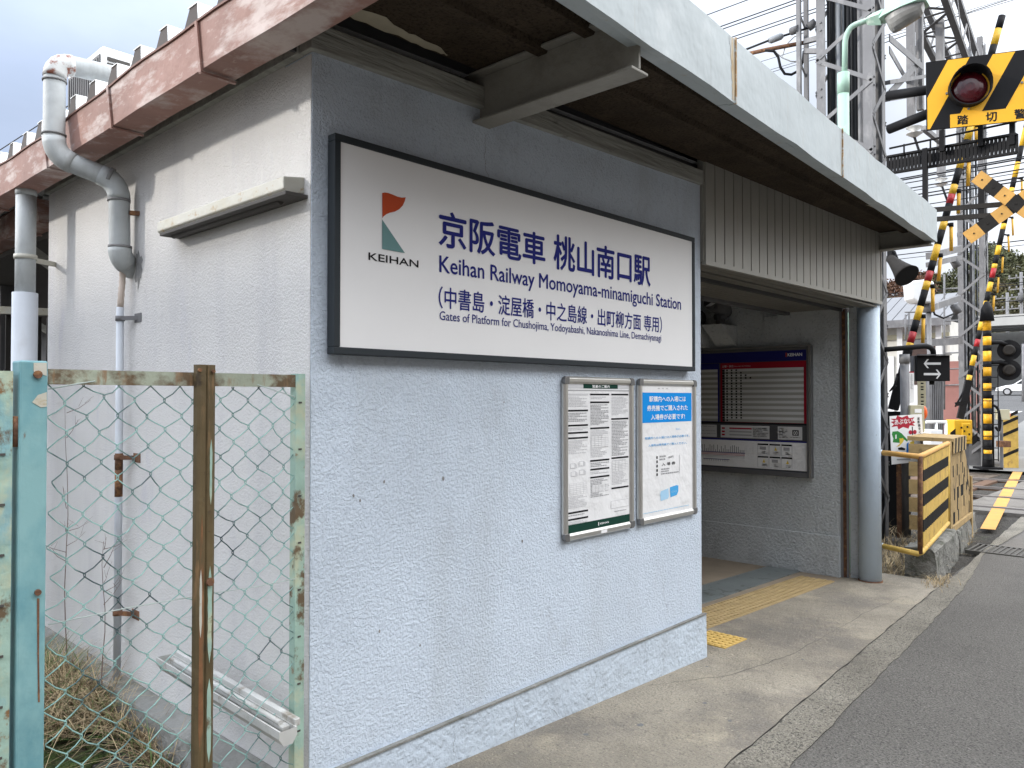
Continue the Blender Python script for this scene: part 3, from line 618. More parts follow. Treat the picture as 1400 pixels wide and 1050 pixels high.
# ================================================================== things on the side wall
def elbow_path(pts, r=.06, n=5):
    pts = [V(p) for p in pts]; out = [pts[0]]
    for a, b, c in zip(pts, pts[1:], pts[2:]):
        u = (a-b).normalized(); w = (c-b).normalized(); rr = min(r, (a-b).length*.45, (c-b).length*.45)
        for k in range(n+1):
            t = k/n; p0 = b+u*rr; p2 = b+w*rr
            out.append(p0*(1-t)**2+b*2*t*(1-t)+p2*t*t)
    out.append(pts[-1]); return out
dp = thing('drainpipe', 'large grey zigzag drainpipe rising over the eave gutter and turning into the white side wall', 'drainpipe', (-.05, 1.6, .05))
PA = [V((.30,1.675,3.215)), V((-.325,1.675,3.178)), V((-.325,1.675,2.735)), V((-.075,1.56,2.64)), V((-.07,1.555,2.275)), V((.01,1.60,2.225))]
full = elbow_path(PA, .075, 5)
mb = MB(); mb.tube(full, .047, 18); link('pipe', mb, 'pipe', dp)
def ring(m, c, ax, r, w): c, ax = V(c), V(ax).normalized(); m.tube([c-ax*w/2, c+ax*w/2], r, 18)
mb = MB()
i1 = elbow_path(PA[:3], .075, 6); mb.tube(i1[1:-1], .0505, 18); link('elbow', mb, 'pipe_rust', dp)
mb = MB(); i2 = elbow_path(PA[1:4], .085, 6); mb.tube(i2[1:-1], .0505, 18); link('elbow', mb, 'pipe', dp)
mb = MB(); i3 = elbow_path(PA[2:5], .085, 6); mb.tube(i3[1:-1], .0505, 18); link('elbow', mb, 'pipe', dp)
mb = MB(); i4 = elbow_path(PA[3:6], .06, 6); mb.tube(i4[1:-1], .053, 18); link('elbow', mb, 'pipe', dp)
mb = MB()
ring(mb, (PA[2]*.14+PA[3]*.86), PA[3]-PA[2], .0525, .018); ring(mb, PA[3]+V((0,0,-.09)), (0,0,1), .052, .012); ring(mb, PA[4]+V((0,0,.05)), (0,0,1), .0535, .012); ring(mb, PA[2]+V((0,0,.1)), (0,0,1), .0525, .008); ring(mb, PA[1]+V((0,0,-.09)), (0,0,1), .0525, .008)
link('joint_seal', mb, 'pipe_dirt', dp)
mb = MB(); mb.bar((-.04,1.52,2.49), (.0,1.50,2.49), .02, .02); link('bracket', mb, 'rust', dp)
tp = thing('waste_pipe', 'thin pale waste pipe clamped down the white side wall below the grey drainpipe', 'pipe', (-.05, 1.60, .2))
mb = MB(); mb.tube([(-.05,1.60,.2),(-.05,1.60,2.04)], .0175, 12); link('pipe', mb, 'pvc', tp)
mb = MB(); mb.tube([(-.05,1.60,1.25),(-.05,1.60,1.33)], .0185, 12); mb.tube([(-.05,1.60,1.12),(-.05,1.60,1.25)], .0182, 12); link('rust_sleeve', mb, 'rust', tp)
mb = MB(); mb.tube(elbow_path([(-.05,1.60,2.03),(-.052,1.585,2.10),(-.04,1.60,2.18),(-.05,1.58,2.26)], .04, 4), [.0135+.002*(i % 2) for i in range(12)], 10); link('flexible_hose', mb, 'flex', tp)
for z in (1.985, 1.31, .56):
    mb = MB(); mb.tube([(-.05,1.60,z-.012),(-.05,1.60,z+.012)], .022, 12); mb.bar((-.05,1.585,z), (0,1.50,z), .012, .02); mb.bb(-.006, 0, 1.46, 1.54, z-.022, z+.022)
    link('clamp', mb, 'rust' if z < 1.9 else 'galv', tp)
mb = MB(); P = []
for k in range(26):
    a = 2*math.pi*k/26; r = random.uniform(.55,1.0); P.append((-.0045, 1.50+.055*r*math.cos(a)-.0, 2.24+(.13 if math.sin(a) < 0 else .08)*r*math.sin(a)))
mb.face(P); part('damp_stain', mb, 'pipe_dirt')
# wall lamp
wl_ = thing('wall_lamp', 'long rust spotted cream strip lamp fixed high on the white side wall near the corner', 'lamp', (-.04, .55, 2.32))
mb = MB(); mb.prism([(-.001,.0,2.325),(-.07,.0,2.318),(-.085,.0,2.330),(-.085,.0,2.372),(-.001,.0,2.385)], (0,1.05,0)); mb.v = [v+V((0,.045,0)) for v in mb.v]; link('housing', mb, 'lamp_cream', wl_, .004)
mb = MB(); mb.bb(-.092, -.002, .02, 1.05, 2.303, 2.3165); link('lower_flange', mb, 'dark_under', wl_, .002)
mb = MB(); mb.tube([(-.052,.12,2.302),(-.052,1.0,2.302)], .012, 10); link('tube', mb, 'dark_under', wl_)
# fallen strip lamp leaning on the footing
fl = thing('discarded_lamp', 'discarded white strip lamp housing lying along the footing behind the gate', 'lamp', (-.16, .6, .26))
A, B = onx(228, 897, -.16), onx(398, 998, -.15)
d = (B-A).normalized(); sd = d.cross(V((0,0,1))).normalized(); u2 = sd.cross(d)
if sd.x > 0: sd = -sd; 
def trough(a, b, w, h, off):
    m = MB(); prof = [(-w/2,h/2),(-w/2,0),(-w/4,-h/2),(w/4,-h/2),(w/2,0),(w/2,h/2),(w/2-.006,h/2),(w/2-.006,.004),(w/4-.004,-h/2+.006),(-w/4+.004,-h/2+.006),(-w/2+.006,.004),(-w/2+.006,h/2)]
    P = [a+off+sd*x+V((0,0,1))*z for x, z in prof]
    n = len(P); 
    for i in range(n):
        j = (i+1) % n; m.face([P[i], P[j], P[j]+(b-a), P[i]+(b-a)])
    for e in (V((0,0,0)), b-a):
        m.face([P[i]+e for i in range(6)])
    return m
link('housing', trough(A, B, .065, .05, V((-.01,0,-.02))), 'dirty_white', fl)
mb = MB(); mb.bar(A+V((.03,0,.012))+d*.02, B+V((.03,0,.012))-d*.01, .022, .024); mb.bar(A+V((.0,0,-.004))+d*.06, B+V((.0,0,-.004))-d*.03, .03, .014); link('tube_holder', mb, 'dirty_white', fl, .003)
mb = MB(); mb.tube([A+V((-.008,0,.008))+d*.05, B+V((-.008,0,.008))-d*.05], .009, 10); link('tube', mb, 'dirty_white', fl)
# second downpipe, far end of the side wall
d2 = thing('downpipe', 'straight white downpipe at the far end of the side wall beneath the salmon gutter', 'drainpipe', (-.186, 2.62, .1))
xq, yq = -.186, 2.62
mb = MB(); mb.tube([(xq,yq,2.06),(xq,yq,2.785)], .051, 20); mb.tube([(xq,yq,2.74),(xq,yq,2.785)], .054, 20); link('pipe', mb, 'pipe', d2)
mb = MB(); mb.tube([(xq,yq,.0),(xq,yq,2.19)], .064, 20); link('sleeve', mb, 'pvc', d2)
mb = MB(); mb.tube([(xq,yq,2.38),(xq,yq,2.405)], .058, 20); mb.bar((xq,yq+.03,2.39), (0.0,yq+.10,2.385), .01, .028); link('clamp', mb, 'lamp_cream', d2)
# air conditioner on the roof
ac = thing('air_conditioner', 'white outdoor air conditioner unit standing on the roof behind the drainpipe', 'air conditioner', (.45, 3.3, 3.03))
mb = MB(); mb.bb(.33, .70, 2.97, 3.62, 3.15, 3.88); link('casing', mb, 'white_paint', ac, .015)
mb = MB()
for i in range(16):
    for j in range(2): mb.bb(.36+j*.155, .50+j*.155, 2.962, 2.969, 3.22+i*.038, 3.243+i*.038)
link('grille', mb, 'dark_under', ac)
mb = MB(); mb.bb(.322, .3295, 3.0, 3.59, 3.17, 3.83)
for i in range(14): mb.bb(.316, .3215, 3.02+i*.041, 3.035+i*.041, 3.19, 3.81)
link('shaded_side', mb, 'galv_dk', ac)  # ribbed side, its shade put into the darker metal
for yy in (3.02, 3.5):
    mb = MB(); mb.bb(.34, .69, yy, yy+.06, 3.0, 3.15); link('foot', mb, 'galv', ac)

# ================================================================== sign
SX0, SX1, SZ0, SZ1 = .060, 2.552, 1.754, 2.539
sg = thing('station_sign', 'wide white station name sign with navy lettering in a dark frame on the blue wall', 'sign', ((SX0+SX1)/2, -.03, SZ0))
mb = MB(); t = .026
mb.bb(SX0, SX1, -.052, -.006, SZ1-t, SZ1); mb.bb(SX0, SX1, -.052, -.006, SZ0, SZ0+t); mb.bb(SX0, SX0+t, -.052, -.006, SZ0+t, SZ1-t); mb.bb(SX1-t, SX1, -.052, -.006, SZ0+t, SZ1-t)
link('frame', mb, 'frame_dark', sg, .003)
mb = MB(); mb.bb(SX0+t, SX1-t, -.046, -.01, SZ0+t, SZ1-t); pan = link('panel', mb, 'sign_white', sg)
XD, ZD, YS = (1,0,0), (0,0,1), -.0475
def sgp(px, py): return ony(px, py, YS)
def line(name, body, pl, pr, top, bot, m, bold=0, par=None):          # pl/pr lower left and lower right seen in the photo
    a, b = sgp(*pl), sgp(*pr); mb = MB(); h = sgp(pl[0], top).z-sgp(pl[0], bot).z
    letter(mb, body, (a.x, YS, a.z), XD, ZD, b.x-a.x, h, bold); return link(name, mb, m, par or pan)
line('lettering', '京阪電車', (600.5,336), (745,361), 286, 335, 'navy', .022)
line('lettering', '桃山南口駅', (757.5,367), (889,388), 320, 367, 'navy', .022)
line('lettering', 'Keihan Railway Momoyama-minamiguchi Station', (601,379), (931,424), 349, 379, 'navy', .014)
line('lettering', '（中書島・淀屋橋・中之島線・出町柳方面 専用）', (600,421), (905,452), 391, 421, 'navy', .012)
line('lettering', 'Gates of Platform for Chushojima, Yodoyabashi, Nakanoshima Line, Demachiyanagi', (601,441), (904,467), 425, 441, 'navy', .006)
line('lettering', 'KEIHAN', (504,355), (572,366), 345, 355, 'ink', .012)
def poly(name, pts, m):
    P = [sgp(490+x*100/808, 250+y*130/1050) for x, y in pts]; mb = MB(); mb.face([(p.x, YS-.0005, p.z) for p in P]); return link(name, mb, m, pan)
poly('emblem', [(262,112),(290,106),(330,112),(380,130),(430,152),(480,164),(522,160),(512,200),(490,250),(450,292),(400,318),(345,330),(310,345),(280,368),(264,390)], 'logo_red')
poly('emblem', [(262,404),(513,775),(262,730)], 'logo_teal')

# ================================================================== notice boards
def snap_frame(x0, x1, z0, z1, label, tilt=0):
    n = thing('notice_board', label, 'notice board', ((x0+x1)/2, -.02, z0))
    m = MB(); w = .036; y = -.006
    prof = [(0,0),(0,-.012),(.010,-.021),(.026,-.021),(.036,-.012),(.036,0)]
    def rail(a, b, inw):
        a, b, inw = V(a), V(b), V(inw); P = [a+inw*p+V((0,q+y,0)) for p, q in prof]; m.prism(P, b-a)
    c = .03
    rail((x0+c,0,z1), (x1-c,0,z1), (0,0,-1)); rail((x0+c,0,z0), (x1-c,0,z0), (0,0,1)); rail((x0,0,z0+c), (x0,0,z1-c), (1,0,0)); rail((x1,0,z0+c), (x1,0,z1-c), (-1,0,0))
    link('frame', m, 'alu', n, .0015)
    for (cx_, cz, sx, sz_) in ((x0,z0,1,1),(x1,z0,-1,1),(x0,z1,1,-1),(x1,z1,-1,-1)):
        m = MB(); r = .038
        P = [(cx_+sx*r, y-.0225, cz)]
        P = []
        for k in range(7):
            a = math.pi/2*k/6; rr = .022
            P.append(V((cx_+sx*(rr-rr*math.sin(a)), y-.0225, cz+sz_*(rr-rr*math.cos(a)))))
        P += [V((cx_, y-.0225, cz+sz_*r)), V((cx_+sx*r, y-.0225, cz+sz_*r)), V((cx_+sx*r, y-.0225, cz))]
        if sx*sz_ < 0: P = P[::-1]
        m.prism(P, (0,.0225,0)); link('corner_cap', m, 'alu_dark', n, .002)
    m = MB(); m.bb(x0+.03, x1-.03, -.014, -.006, z0+.03, z1-.03); return n, link('poster', m, 'paper', n)
nb, pap = snap_frame(1.372, 1.962, .910, 1.703, 'silver framed business notice crowded with small black print, left of the blue headed poster')
YP = -.0150
class Sheet:                                      # flat printing on a sheet facing -y; u,v run 0..1 from the top left
    def __init__(s, x0, x1, z0, z1, y): s.a = (x0, x1, z0, z1, y); s.mb = {}
    def g(s, m): return s.mb.setdefault(m, MB())
    def p(s, u, v, k=0): x0, x1, z0, z1, y = s.a; return V((x0+(x1-x0)*u, y-k*.0004, z1-(z1-z0)*v))
    def rect(s, u0, v0, u1, v1, m, k=0): s.g(m).face([s.p(u0,v1,k), s.p(u1,v1,k), s.p(u1,v0,k), s.p(u0,v0,k)])
    def poly(s, pts, m, k=0): s.g(m).face([s.p(u,v,k) for u, v in pts])
    def text(s, body, u0, v1, u1, v0, m, bold=0, k=1):
        x0, x1, z0, z1, y = s.a; letter(s.g(m), body, s.p(u0, v1, k), XD, ZD, (u1-u0)*(x1-x0), (v1-v0)*(z1-z0), bold, 0, 2)
    def small(s, u0, v0, u1, n, m='grey_ink', dv=.0105, seed=0):
        R = random.Random(seed)
        for i in range(n):
            v = v0+i*dv; u = u0; e = u1-(R.random()**2)*(u1-u0)*.6
            while u < e-.004:
                w = R.uniform(.008, .034); s.rect(u, v, min(u+w, e), v+dv*.55, m, 1); u += w+R.uniform(.003, .008)
    def done(s, names, parent):
        for m, mb in s.mb.items(): link(names.get(m, 'print'), mb, m, parent)
sh = Sheet(1.408, 1.926, .946, 1.667, YP)
sh.rect(.0, .0, 1, .03, 'lt_ink'); sh.rect(.24, .0, .80, .03, 'green_ink', 1); sh.text('営業のご案内', .38, .025, .66, .005, 'white_ink', .02, 2)
sh.rect(.0, .04, 1, .047, 'grey_ink')
cols = [(.0, .31), (.345, .655), (.69, .985)]
heads = [[.065,.175,.275,.325,.36,.86,.905],[.065,.12,.30,.525,.585,.64],[.065,.24,.52,.735]]
for (u0, u1), hs in zip(cols, heads):
    for i, h in enumerate(hs):
        if not (h == .065 and u0 == .0): sh.rect(u0, h, u1, h+.0115, 'ink', 1)
        else: sh.rect(u0, h, u1, h+.0115, 'lt_ink', 1)
        nx = hs[i+1] if i+1 < len(hs) else (.955 if u0 == 0 else .80 if u0 < .4 else .755)
        nx = min(nx, h+.125) if u0 == 0 and h == .36 else nx
        k = int((nx-h-.028)/.0105)
        if k > 0: sh.small(u0+.005, h+.021, u1-.005, k, 'grey_ink' if i % 2 else 'lt_ink', .0105, i*7+int(u0*100))
for (u, v) in ((.04,.535),(.17,.525),(.05,.59),(.175,.585)):
    sh.poly([(u,v),(u+.07,v),(u+.10,v+.012),(u+.10,v+.034),(u,v+.034)], 'lt_ink', 1); sh.rect(u+.004, v+.004, u+.06, v+.03, 'paper', 2); sh.small(u+.01, v+.008, u+.06, 2, 'grey_ink', .011, int(u*99))
for (u0, v0, u1, v1) in ((.03,.67,.29,.745),(.36,.36,.64,.44),(.37,.70,.64,.75),(.70,.55,.98,.62)):
    sh.rect(u0, v0, u1, v1, 'lt_ink', 1); nx, ny = 5, 6
    for i in range(nx):
        for j in range(ny):
            sh.rect(u0+(u1-u0)*(i+.05)/nx, v0+(v1-v0)*(j+.12)/ny, u0+(u1-u0)*(i+.95)/nx, v0+(v1-v0)*(j+.9)/ny, 'paper', 2)
sh.small(.005, .755, .30, 8, 'lt_ink', .0105, 5); sh.rect(.68, .83, .985, .885, 'lt_ink', 1); sh.rect(.684, .833, .981, .882, 'paper', 2); sh.small(.70, .84, .86, 3, 'grey_ink', .0115, 3)
sh.small(.74, .905, .98, 1, 'grey_ink', .01, 9)
sh.rect(.0, .945, 1, 1.0, 'green_ink', 1); sh.text('KEIHAN', .50, .980, .64, .968, 'white_ink', .02, 2); sh.rect(.47, .962, .482, .986, 'white_ink', 2)
sh.done({'ink': 'heading_bar', 'green_ink': 'banner', 'white_ink': 'lettering', 'grey_ink': 'fine_print', 'lt_ink': 'fine_print', 'paper': 'table_cell'}, pap)
mb = MB(); mb.bb(1.66, 1.71, -.0285, -.0275, .918, .932); link('frame_sticker', mb, 'white_ink', nb)
nb2, pap2 = snap_frame(2.008, 2.613, .912, 1.703, 'silver framed white poster with a sky blue heading beside the entrance')
sh = Sheet(2.044, 2.577, .948, 1.667, YP)
sh.rect(.0, .055, .985, .285, 'sky_ink')
sh.text('駅構内への入場には', .14, .125, .86, .083, 'white_ink', .02); sh.text('券売機でご購入された', .10, .195, .90, .152, 'white_ink', .02); sh.text('入場券が必要です!', .17, .264, .84, .222, 'white_ink', .02)
sh.text('など、', .655, .352, .76, .335, 'cyan_ink'); sh.text('駅構内への入場には入場券が必要です。', .06, .412, .94, .393, 'cyan_ink', .004); sh.text('入場券は券売機でご購入ください。', .12, .468, .88, .449, 'cyan_ink', .004)
for i in range(5): sh.rect(.27, .545+i*.033, .295, .565+i*.033, 'ink', 1)
sh.text('入 場 券', .37, .625, .64, .60, 'ink', .01); sh.text('150円', .50, .572, .60, .553, 'ink'); sh.small(.33, .545, .46, 2, 'grey_ink', .022, 1); sh.small(.36, .645, .72, 3, 'grey_ink', .018, 2); sh.rect(.72, .55, .735, .70, 'lt_ink', 1)
sh.poly([(.34,.84),(.355,.82),(.50,.805),(.51,.87),(.49,.885),(.35,.895)], 'pale_cyan', 1); sh.poly([(.53,.80),(.66,.79),(.70,.795),(.70,.84),(.67,.868),(.54,.88)], 'cyan_ink', 1); sh.text('ICOCA', .56, .845, .67, .83, 'pale_cyan', 0, 2)
sh.small(.02, .965, .95, 1, 'pale_cyan', .010, 4)
for i in range(3): sh.rect(.30+i*.08, .018, .34+i*.08, .026, 'lt_ink', 1)
sh.done({'sky_ink': 'heading_panel', 'white_ink': 'lettering', 'cyan_ink': 'lettering', 'ink': 'ticket_print', 'grey_ink': 'fine_print', 'lt_ink': 'fine_print', 'pale_cyan': 'card_picture'}, pap2)

# ================================================================== timetable in the entrance
class SheetX(Sheet):                              # facing -x; u runs towards -y
    def p(s, u, v, k=0): y1, y0, z0, z1, x = s.a; return V((x-k*.0006, y1+(y0-y1)*u, z1-(z1-z0)*v))
    def text(s, body, u0, v1, u1, v0, m, bold=0, k=1):
        y1, y0, z0, z1, x = s.a; letter(s.g(m), body, s.p(u0, v1, k), (0,-1,0), ZD, (u1-u0)*(y1-y0), (v1-v0)*(z1-z0), bold, 0, 2)
tyR, tyL = onx(1110,560,RX-.04).y, onx(957,560,RX-.04).y+.55
tz1, tz0 = onx(1110,471,RX-.04).z, onx(1110,654,RX-.04).z
tt = thing('timetable_board', 'dark framed railway timetable with blue and crimson bands on the inner entrance wall', 'timetable', (RX-.02, (tyR+tyL)/2, tz0))
mb = MB(); w = .045; xf0, xf1 = RX-.06, RX-.002
mb.bb(xf0, xf1, tyR, tyR+w, tz0, tz1); mb.bb(xf0, xf1, tyL-w, tyL, tz0, tz1); mb.bb(xf0, xf1, tyR+w, tyL-w, tz1-w, tz1); mb.bb(xf0, xf1, tyR+w, tyL-w, tz0, tz0+w); link('frame', mb, 'galv_dk', tt, .004)
mb = MB(); mb.bb(xf0-.004, xf0-.0005, tyR, tyR+.022, tz0, tz1); mb.bb(xf0-.004, xf0-.0005, tyR+.022, tyL, tz1-.014, tz1); link('frame_trim', mb, 'alu', tt)
mb = MB(); mb.bb(RX-.045, RX-.004, tyR+w, tyL-w, tz0+w, tz1-w); tp_ = link('board', mb, 'board_dark', tt)
# photo columns -> u along the board
def ux(px): return ((tyL-w)-onx(px, 560, RX-.045).y)/((tyL-w)-(tyR+w))
sh = SheetX(tyL-w, tyR+w, tz0+w, tz1-w, RX-.0462)
sh.rect(0, 0, 1, .085, 'blue_ink')
U = lambda c: ux(940+c*.1904)
sh.text('KEIHAN', U(722), .050, U(825), .025, 'white_ink', .02); sh.rect(U(706), .02, U(716), .055, 'logo_red', 1)
sh.rect(U(238), .09, 1, .60, 'red_ink'); sh.rect(0, .09, U(228), .60, 'blue_ink')
for k, (a, b) in enumerate(((U(250), U(836)), (.02, U(218)))):
    n = 20
    for i in range(n):
        v0 = .142+i*(.455/n); sh.rect(a, v0, b, v0+.455/n+.0005, 'row_b' if i % 2 else 'row_a', 1)
        if k == 0:
            sh.rect(a, v0+.002, a+.018, v0+.455/n, 'ink', 2)
            cnt = 3 if i == 0 else 4 if i != 3 and i != 2 else 5+(i == 3)
            if i == n-1: cnt = 1
            for j in range(cnt):
                uu = a+.028+j*.031; sh.rect(uu, v0+.004, uu+.011, v0+.018, 'ink', 2)
sh.text('土曜・休日', U(250), .128, U(330), .108, 'row_a', .01); sh.text('Saturdays & Holidays', U(338), .126, U(455), .114, 'row_a')
sh.rect(0, .60, 1, .615, 'ink', 1); sh.rect(0, .745, 1, .757, 'blue_ink', 1); sh.rect(0, .757, 1, .985, 'paper', 1)
for a, b in ((238, 588), (648, 823)): sh.rect(U(a), .628, U(b), .735, 'row_a', 1)
sh.rect(.03, .628, U(210), .735, 'row_a', 1); sh.small(.05, .64, U(205), 7, 'grey_ink', .0125, 8)
for i, m in enumerate(('red_ink', 'grey_ink', 'grey_ink')):
    sh.rect(U(300), .648+i*.028, U(460), .660+i*.028, m, 2); sh.rect(U(246), .648+i*.028, U(268), .662+i*.028, 'red_ink', 2)
sh.small(U(470), .645, U(580), 6, 'grey_ink', .0135, 4); sh.small(U(655), .64, U(720), 7, 'grey_ink', .0125, 6); sh.rect(U(752), .655, U(798), .70, 'ink', 2); sh.text('00', U(760), .695, U(790), .662, 'row_a', .02, 3); sh.small(U(735), .712, U(815), 1, 'grey_ink', .0125, 7)
R_ = random.Random(3)
for i in range(24):
    u = U(92+i*13.5); h = R_.choice((.02,.025,.03,.05,.06)); sh.rect(u, .862-h, u+.003, .862, 'ink', 2)
sh.rect(U(60), .862, U(412), .868, 'blue_ink', 2)
for i in range(4): sh.rect(U(60), .872+i*.011, U(410), .876+i*.011, ('red_ink','poster_red','grey_ink','lt_ink')[i], 2)
sh.rect(U(112), .925, U(300), .93, 'blue_ink', 2)
for i in range(14): sh.rect(U(118+i*13), .93, U(120+i*13), .945, 'ink', 2)
for i in range(3):
    for j in range(2):
        a = 502+i*85; v = .775+j*.105; sh.rect(U(a), v, U(a+78), v+.013, 'ink', 2)
        for e in ((U(a), v, U(a)+.002, v+.095), (U(a+78)-.002, v, U(a+78), v+.095), (U(a), v+.093, U(a+78), v+.095)): sh.rect(*e, 'grey_ink', 2)
        if (i+j) % 2: sh.poly([(U(a+45), v+.025), (U(a+55), v+.055), (U(a+33), v+.055)], 'poster_yellow', 2)
        else: sh.rect(U(a+16), v+.025, U(a+60), v+.05, 'grey_ink', 2)
        sh.small(U(a+30), v+.065, U(a+72), 2, 'grey_ink', .0125, i+j)
sh.done({'blue_ink': 'band', 'red_ink': 'band', 'row_a': 'row', 'row_b': 'row', 'paper': 'map_panel', 'ink': 'print', 'white_ink': 'lettering', 'logo_red': 'emblem', 'grey_ink': 'fine_print'}, tp_)
# floodlights on wedge brackets and a camera box above the timetable
def flood(y, label):
    f = thing('floodlight', label, 'floodlight', (RX, y, 2.10), 'floodlights above the timetable')
    m = MB(); m.prism([(RX,y-.11,2.12),(RX-.02,y-.11,2.12),(RX-.34,y-.11,2.33),(RX,y-.11,2.33)], (0,.22,0)); link('bracket', m, 'inner_wall', f, .004)
    m = MB(); m.bar((RX-.16,y,2.33), (RX-.13,y,2.44), .05, .09); m.tube([(RX-.15,y-.06,2.42),(RX-.15,y+.06,2.42)], .03, 12); link('swivel', m, 'galv', f)
    m = MB(); a, b = V((RX-.02,y,2.47)), V((RX-.30,y-.03,2.58)); m.tube([a, a.lerp(b,.35), b, b.lerp(a,.02)], [.06, .085, .125, .11], 20); link('lamp_head', m, 'galv_dk', f)
    m = MB(); m.bar((RX-.33,y+.06,2.50), (RX-.30,y-.14,2.62), .012, .03); link('strip_plate', m, 'row_a', f)
flood(1.46, 'grey floodlight on a wedge bracket above the timetable, nearer the opening'); flood(2.05, 'grey floodlight on a wedge bracket above the timetable, deeper in the entrance')
bx = thing('junction_box', 'dull grey round fronted box between the two floodlights in the entrance', 'box', (RX, 1.77, 2.12))
mb = MB(); mb.bb(RX-.16, RX-.002, 1.66, 1.88, 2.12, 2.36); link('casing', mb, 'inner_wall', bx, .01)
mb = MB(); mb.tube([(RX-.05,1.77,2.43),(RX-.25,1.74,2.43)], [.09,.075], 20); link('barrel', mb, 'galv_dk', bx)
mb = MB(); mb.tube([(RX-.252,1.74,2.43),(RX-.26,1.74,2.43)], .05, 16); link('lens', mb, 'black', bx)
# tactile paving
def tactile(name, label, x0, x1, y0, y1, m, kind, sk=0, group=None):
    tz = .006; mb = MB()
    P = lambda x, y, h: V((x+sk*(y-y0), y, gz(x)+h))
    mb.hexa([P(x0,y0,-.004),P(x1,y0,-.004),P(x1,y1,-.004),P(x0,y1,-.004)], [P(x0,y0,tz),P(x1,y0,tz),P(x1,y1,tz),P(x0,y1,tz)])
    if kind == 'dot':
        n = 6
        for i in range(n):
            for j in range(n):
                x = x0+(x1-x0)*(i+.5)/n; y = y0+(y1-y0)*(j+.5)/n; c = P(x, y, tz); mb.tube([c, c+V((0,0,.006))], [.019,.011], 10)
    else:
        for j in range(4):
            y = y0+(y1-y0)*(j+.5)/4; a, b = P(x0+.02, y, tz), P(x1-.02, y, tz); mb.bar(a, b, .022, .008)
    o = link(name, mb, m); return tag(o, label, 'tactile paving', group)
tx = 2.62; k = 0
while tx < 5.4:
    o = tactile('tactile_tile', 'worn dull yellow tactile tile in the row across the station entrance', tx, min(tx+.2985, 5.56), .285, .60, 'tactile', 'dot', .0, 'worn tactile tiles across the entrance'); tx += .30
tactile('tactile_tile', 'bright yellow warning tile of raised dots by itself beside the corner of the blue wall', 2.95, 3.25, -.02, .25, 'tactile_new', 'dot')
mb = MB(); mb.hexa([(2.5,.66,gz(2.5)-.01),(5.80,.70,gz(5.8)-.01),(5.80,1.02,gz(5.8)-.01),(2.5,1.0,gz(2.5)-.01)], [(2.5,.66,gz(2.5)+.004),(5.80,.70,gz(5.8)+.004),(5.80,1.02,gz(5.8)+.004),(2.5,1.0,gz(2.5)+.004)])
tag(link('drain_cover', mb, 'drain_plate'), 'damp grey drain cover strip behind the yellow tiles in the entrance', 'drain cover')

# ================================================================== GATE in front of the side passage
GY = -.015
def gp(px, py, y=GY): return ony(px, py, y)
gt = thing('wire_gate', 'rusty pale green wire mesh gate with a corroded middle upright beside the blue wall', 'gate', (gp(240,520).x, GY, .16))
zr = gp(240, 514).z; xl = gp(66, 515).x; xr = gp(417, 515).x; zb_ = .20
mb = MB(); mb.angle((xl,GY,zr+.012), (xr-.035,GY,zr+.012), .042, .004, (0,0,-1), (0,1,0)); link('top_rail', mb, 'rail_rust', gt)
mb = MB(); mb.angle((xl,GY,zb_), (xr-.035,GY,zb_), .042, .004, (0,0,1), (0,1,0)); link('bottom_rail', mb, 'rail_rust', gt)
xs_ = gp(404, 520).x
mb = MB(); mb.angle((xs_,GY-.004,zb_), (xs_,GY-.004,zr+.016), .036, .004, (1,0,0), (0,1,0))
for i in range(9): z = .3+i*.16; mb.bb(xs_+.010, xs_+.022, GY-.0062, GY-.0042, z, z+.006, 1)
link('stile', mb, ['pale_green', 'dark_under'], gt)
xm = gp(278, 520).x; w = gp(292,520).x-gp(264,520).x; zt = gp(278, 499).z
mb = MB(); P = [(-w/2,.0),(-w/2+.004,-.016),(-w/2+.012,-.022),(-.004,-.022),(0,-.017),(.004,-.022),(w/2-.012,-.022),(w/2-.004,-.016),(w/2,0)]
mb.prism([(xm+a, GY-.004+b, zb_-.06) for a, b in P], (0,0,zt-zb_+.06)); link('upright', mb, 'rust_olive', gt)
mb = MB()
for z in (zt-.02,): mb.tube([(xm+.018,GY-.027,z),(xm+.018,GY-.034,z)], .006, 8); mb.tube([(xm-.024,GY-.024,z+.003),(xm-.024,GY-.031,z+.003)], .006, 8)
mb.tube([(xm+.01,GY-.027,1.03),(xm+.012,GY-.036,1.03)], .013, 7); link('bolt', mb, 'rust', gt)
def scab(name, x0, x1, pa, pb, y, m_, par):
    za, zb3 = gp(278, pa).z, gp(278, pb).z; R3 = random.Random(int(pa)); L_, Rr = [], []
    for k in range(15):
        t = k/14; z = za+(zb3-za)*t; e = min(1, 6*t, 6*(1-t)); mid = (x0+x1)/2
        L_.append((mid+(x0-mid)*e*R3.uniform(.8,1.08), y, z)); Rr.append((mid+(x1-mid)*e*R3.uniform(.8,1.08), y, z))
    m = MB()
    for k in range(14): m.face([L_[k], Rr[k], Rr[k+1], L_[k+1]])
    link(name, m, m_, par)
scab('paint_scab', xm+.006, xm+w/2-.013, 772, 905, GY-.0268, 'pale_green', gt); scab('paint_scab', xm+.006, xm+w/2-.013, 925, 1040, GY-.0268, 'pale_green', gt)
scab('paint_scab', xm-w/2+.013, xm-.012, 775, 868, GY-.0268, 'lamp_cream', gt); scab('rust_scab', xm-w/2+.012, xm-.006, 700, 1045, GY-.0265, 'rust_bright', gt); scab('paint_scab', xm+.010, xm+.018, 600, 690, GY-.0268, 'pale_green', gt)
